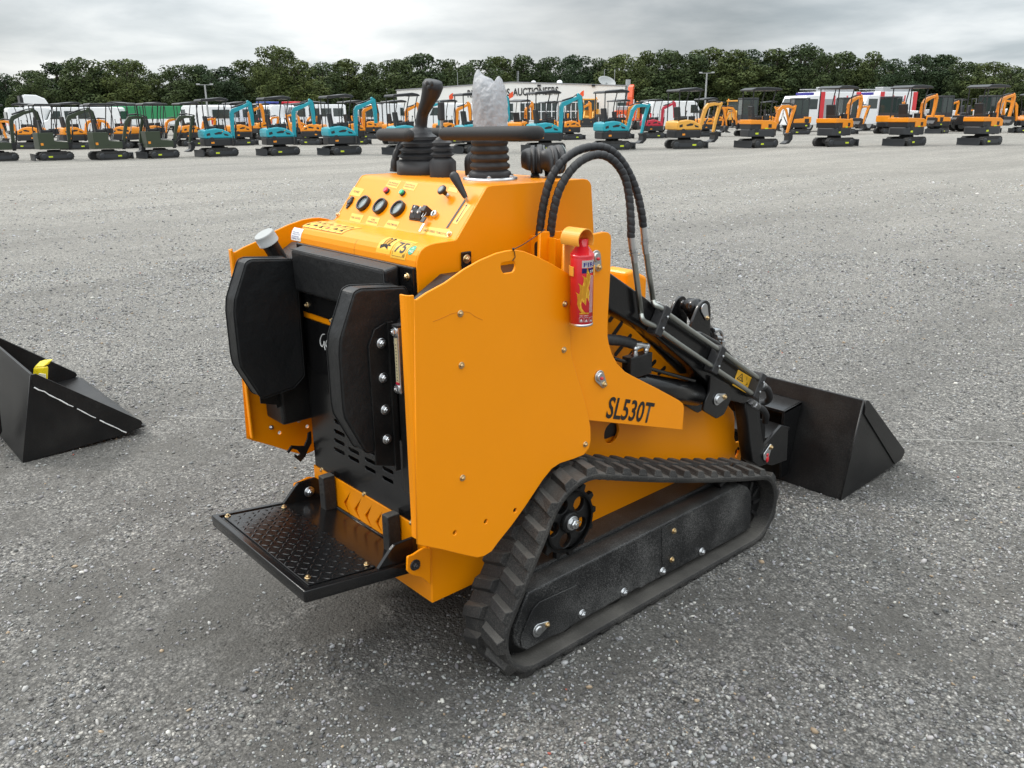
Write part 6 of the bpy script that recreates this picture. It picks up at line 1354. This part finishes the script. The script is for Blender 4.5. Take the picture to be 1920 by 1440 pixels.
def make_tree(seed, h=11., wide=4.2, low=.12):
    rg = random.Random(seed); r = newroot('tree'); bl = []
    tk = MB(); tk.tube(smooth_path([(0,0,0),(rg.uniform(-.1,.1),rg.uniform(-.1,.1),h*.3),(rg.uniform(-.3,.3),rg.uniform(-.3,.3),h*.6),(rg.uniform(-.4,.4),0,h*.85)],4), [.26-.017*i for i in range(13)], 8)
    for k in range(30):
        t = k/29; z = h*(low+(.93-low)*t**.9); prf_ = math.sin(min(1, (t+.22)/.62)*PI/2)*(1 if t < .55 else math.cos((t-.55)/.45*1.02)); rr = wide*max(.15, prf_); a = k*2.4+rg.uniform(-.5,.5); d = rr*rg.uniform(.35,.8)
        s = rg.uniform(.7,1.45)*(1.2-.45*t); bl.append((d*math.cos(a), d*math.sin(a), z, s, s*rg.uniform(.65,.95)))
        if k % 3 == 0: tk.tube([(0,0,z*.72),(d*.5*math.cos(a), d*.5*math.sin(a), z*.9),(d*math.cos(a), d*math.sin(a), z)], [.09,.06,.02], 5)
    bl += [(0,0,h*.5,wide*.55,h*.26),(0,0,h*.9,wide*.3,h*.09)]
    t_ = tk.build('trunk', BARK, r); c_ = link('crown', leaf_mesh(bl, 11000, .29, rg), None, r); return r
TR = [make_tree(s, 11, w_, l_) for s, w_, l_ in ((1,4.2,.12),(2,3.7,.14),(3,4.6,.10),(4,3.4,.16),(5,4.0,.12),(6,3.8,.14))]
GT = 'trees in the belt behind the yard'
tops = [(-30,140),(20,134),(70,128),(115,112),(160,104),(205,122),(250,106),(298,133),(345,118),(385,116),(430,121),(475,108),(523,80),(568,108),(610,112),(655,106),(700,113),(748,106),(795,95),(845,106),(895,108),(940,101),(985,99),(1030,102),(1075,98),(1120,104),(1165,97),(1210,90),(1252,89),(1300,98),(1325,84),(1370,88),(1400,88),(1445,86),(1490,78),(1540,96),(1572,92),(1625,92),(1665,106),(1712,97),(1755,98),(1800,112),(1850,112),(1885,120),(1930,124),(1975,120)]
spec = {523:'tallest narrow tree, standing out of the belt left of the joystick', 1490:'broad tallest tree of the belt at right', 160:'pale yellowish tree rising above the belt at left', 250:'pointed tree rising alone above the belt at left', 1850:'pale green low tree at the right end of the belt', 1325:'tree with a small pointed top right of the right lamp post'}
for i, (x, yt) in enumerate(tops):
    ds = 128+rnd.uniform(-6,6); q = far(x, 215, ds); q.z = 0; tp = far(x, yt, ds).z
    s = TR[i % 6]; o = s if not s.get('_used') else copy_tree(s); s['_used'] = 1
    sc = tp/11*.98; o.location = q; w__ = .95 if x == 523 else rnd.uniform(1.0,1.5); o.scale = (sc*w__, sc*w__, sc); o.rotation_euler = (0,0,rnd.uniform(0,6.28)); o['category'] = 'tree'; o['group'] = GT
    o['label'] = spec.get(x, 'dense dark green broadleaf tree, one of the even row forming the belt behind the yard')
for i in range(44):
    x = -60+i*47+rnd.uniform(-12,12); ds = 146+rnd.uniform(-5,8); q = far(x, 215, ds); q.z = 0
    yt = min(tops, key=lambda t: abs(t[0]-x))[1]+rnd.uniform(3,20); tp = far(x, yt, ds).z
    o = copy_tree(TR[(i*5+2) % 6]); sc = tp/11; o.location = q; o.scale = (sc*1.1, sc*1.1, sc); o.rotation_euler = (0,0,rnd.uniform(0,6.28)); o['category'] = 'tree'; o['group'] = 'trees deep inside the belt'; o['label'] = 'dark tree deeper in the belt, filling the gaps behind the front row of trees'
rg = random.Random(77); bl = []
for i in range(150):
    x = -120+i*14.5; ds = 134+rg.uniform(-4,6); q = far(x, 215, ds); s = rg.uniform(1.3,2.4); bl.append((q.x, q.y, rg.uniform(.6,2.6), s, s*.8))
me = leaf_mesh(bl, 22000, .5, rg); o = link('undergrowth', me, None); o['label'] = 'dark undergrowth between the trunks of the tree belt'; o['category'] = 'undergrowth'; o['kind'] = 'stuff'
for o in bpy.data.objects:
    if '_used' in o: del o['_used']
# ================================================================== LOOSE GRAVEL (uncountable)
import numpy as np
from mathutils import noise as mnoise
rs = np.random.RandomState(5)
bmi = bmesh.new(); bmesh.ops.create_icosphere(bmi, subdivisions=1, radius=1); bv = np.array([v.co[:] for v in bmi.verts]); bf = np.array([[v.index for v in f.verts] for f in bmi.faces]); bmi.free()
def in_view(p): 
    k = V((p[0], p[1], 0))-CAM; z = k.dot(FWD); x = 960+F*k.dot(RGT)/z; y = 720+F*k.dot(DWN)/z; return z > 0 and -60 < x < 1980 and y < 1500
pts = []
NT_ = 230000
rr_ = 1.5+(rs.rand(NT_)**1.55)*9.0; rr_[150000:] = 7+rs.rand(80000)**.8*17
fa = math.atan2(FWD.y, FWD.x)
aa = fa + (rs.rand(NT_)-.5)*1.36
X = CAM.x+rr_*np.cos(aa); Y = CAM.y+rr_*np.sin(aa)
for i in range(NT_):
    x, y = X[i], Y[i]
    n1 = mnoise.noise((x*1.1, y*.8, 3.3)); n2 = mnoise.noise((x*4, y*4, 8.1)); d = .62+.75*n1+.5*n2
    w_ = x + .17*mnoise.noise((x*1.7, y*1.7, 0))
    if y < 2.9:
        if .35 < y < 2 and (abs(w_-.35) < .13 or abs(w_+.11) < .16): d -= .58
        elif abs(w_-.1) < .8: d -= .22
    if -.56 < x < .56 and 1.4 < y < 2.7 and abs(abs(x)-.47) < .1: continue
    d *= float(np.interp(rr_[i], [12, 24], [1.0, .12]))
    if rs.rand() < d and in_view((x, y)): pts.append((x, y, rr_[i]))
P_ = np.array(pts); n = len(P_)
sz = np.exp(rs.normal(math.log(.0037), .40, n)); sz = np.clip(sz, .002, .011)
sz *= np.interp(P_[:, 2], [4, 7, 12, 24], [1.0, 1.35, 2.0, 2.7])
q = rs.normal(size=(n, 4)); q /= np.linalg.norm(q, axis=1)[:, None]; w_, x_, y_, z_ = q.T
Rm = np.stack([np.stack([1-2*(y_*y_+z_*z_), 2*(x_*y_-z_*w_), 2*(x_*z_+y_*w_)], 1), np.stack([2*(x_*y_+z_*w_), 1-2*(x_*x_+z_*z_), 2*(y_*z_-x_*w_)], 1), np.stack([2*(x_*z_-y_*w_), 2*(y_*z_+x_*w_), 1-2*(x_*x_+y_*y_)], 1)], 1)
sc_ = np.stack([rs.uniform(.8, 1.5, n), rs.uniform(.7, 1.1, n), rs.uniform(.5, .8, n)], 1)*sz[:, None]
jit = 1+rs.normal(0, .13, (n, len(bv), 1))
vv = np.einsum('nij,nkj->nki', Rm, bv[None]*jit*sc_[:, None, :]); vv[:, :, 2] *= .72
vv[:, :, 0] += P_[:, 0:1]; vv[:, :, 1] += P_[:, 1:2]; vv[:, :, 2] += (sz*.28)[:, None]
ff = (bf[None]+(np.arange(n)*len(bv))[:, None, None]).reshape(-1, 3)
me = bpy.data.meshes.new('loose_gravel'); me.vertices.add(n*len(bv)); me.vertices.foreach_set('co', vv.reshape(-1).astype(np.float32))
me.loops.add(len(ff)*3); me.loops.foreach_set('vertex_index', ff.reshape(-1).astype(np.int32)); me.polygons.add(len(ff)); me.polygons.foreach_set('loop_start', (np.arange(len(ff))*3).astype(np.int32)); me.update(); me.validate()
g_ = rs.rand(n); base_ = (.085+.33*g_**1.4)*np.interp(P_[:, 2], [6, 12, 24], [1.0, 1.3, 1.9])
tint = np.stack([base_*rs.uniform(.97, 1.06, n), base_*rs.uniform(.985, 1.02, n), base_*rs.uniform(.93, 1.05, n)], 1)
k_ = rs.rand(n); tint[k_ > .965] = np.array([.56, .54, .49])*rs.uniform(.75, 1.15, ((k_ > .965).sum(), 1)); m_ = (k_ > .952) & (k_ <= .965); tint[m_] = np.array([.40, .30, .20])*rs.uniform(.7, 1.1, (m_.sum(), 1)); m_ = (k_ > .951) & (k_ <= .952); tint[m_] = np.array([.36, .10, .07])
at = me.color_attributes.new('stone_colour', 'FLOAT_COLOR', 'POINT'); c4 = np.ones((n, len(bv), 4), np.float32); c4[:, :, :3] = tint[:, None, :]; at.data.foreach_set('color', c4.reshape(-1))
gm_ = bpy.data.materials.new('gravel_stones'); gm_.use_nodes = True; nt = gm_.node_tree; a_ = nt.nodes.new('ShaderNodeAttribute'); a_.attribute_name = 'stone_colour'; nt.links.new(a_.outputs['Color'], nt.nodes['Principled BSDF'].inputs['Base Color']); nt.nodes['Principled BSDF'].inputs['Roughness'].default_value = .8
o = link('loose_gravel', me, gm_); o['kind'] = 'stuff'; o['label'] = 'loose grey gravel stones scattered over the dark silty ground'; o['category'] = 'gravel'
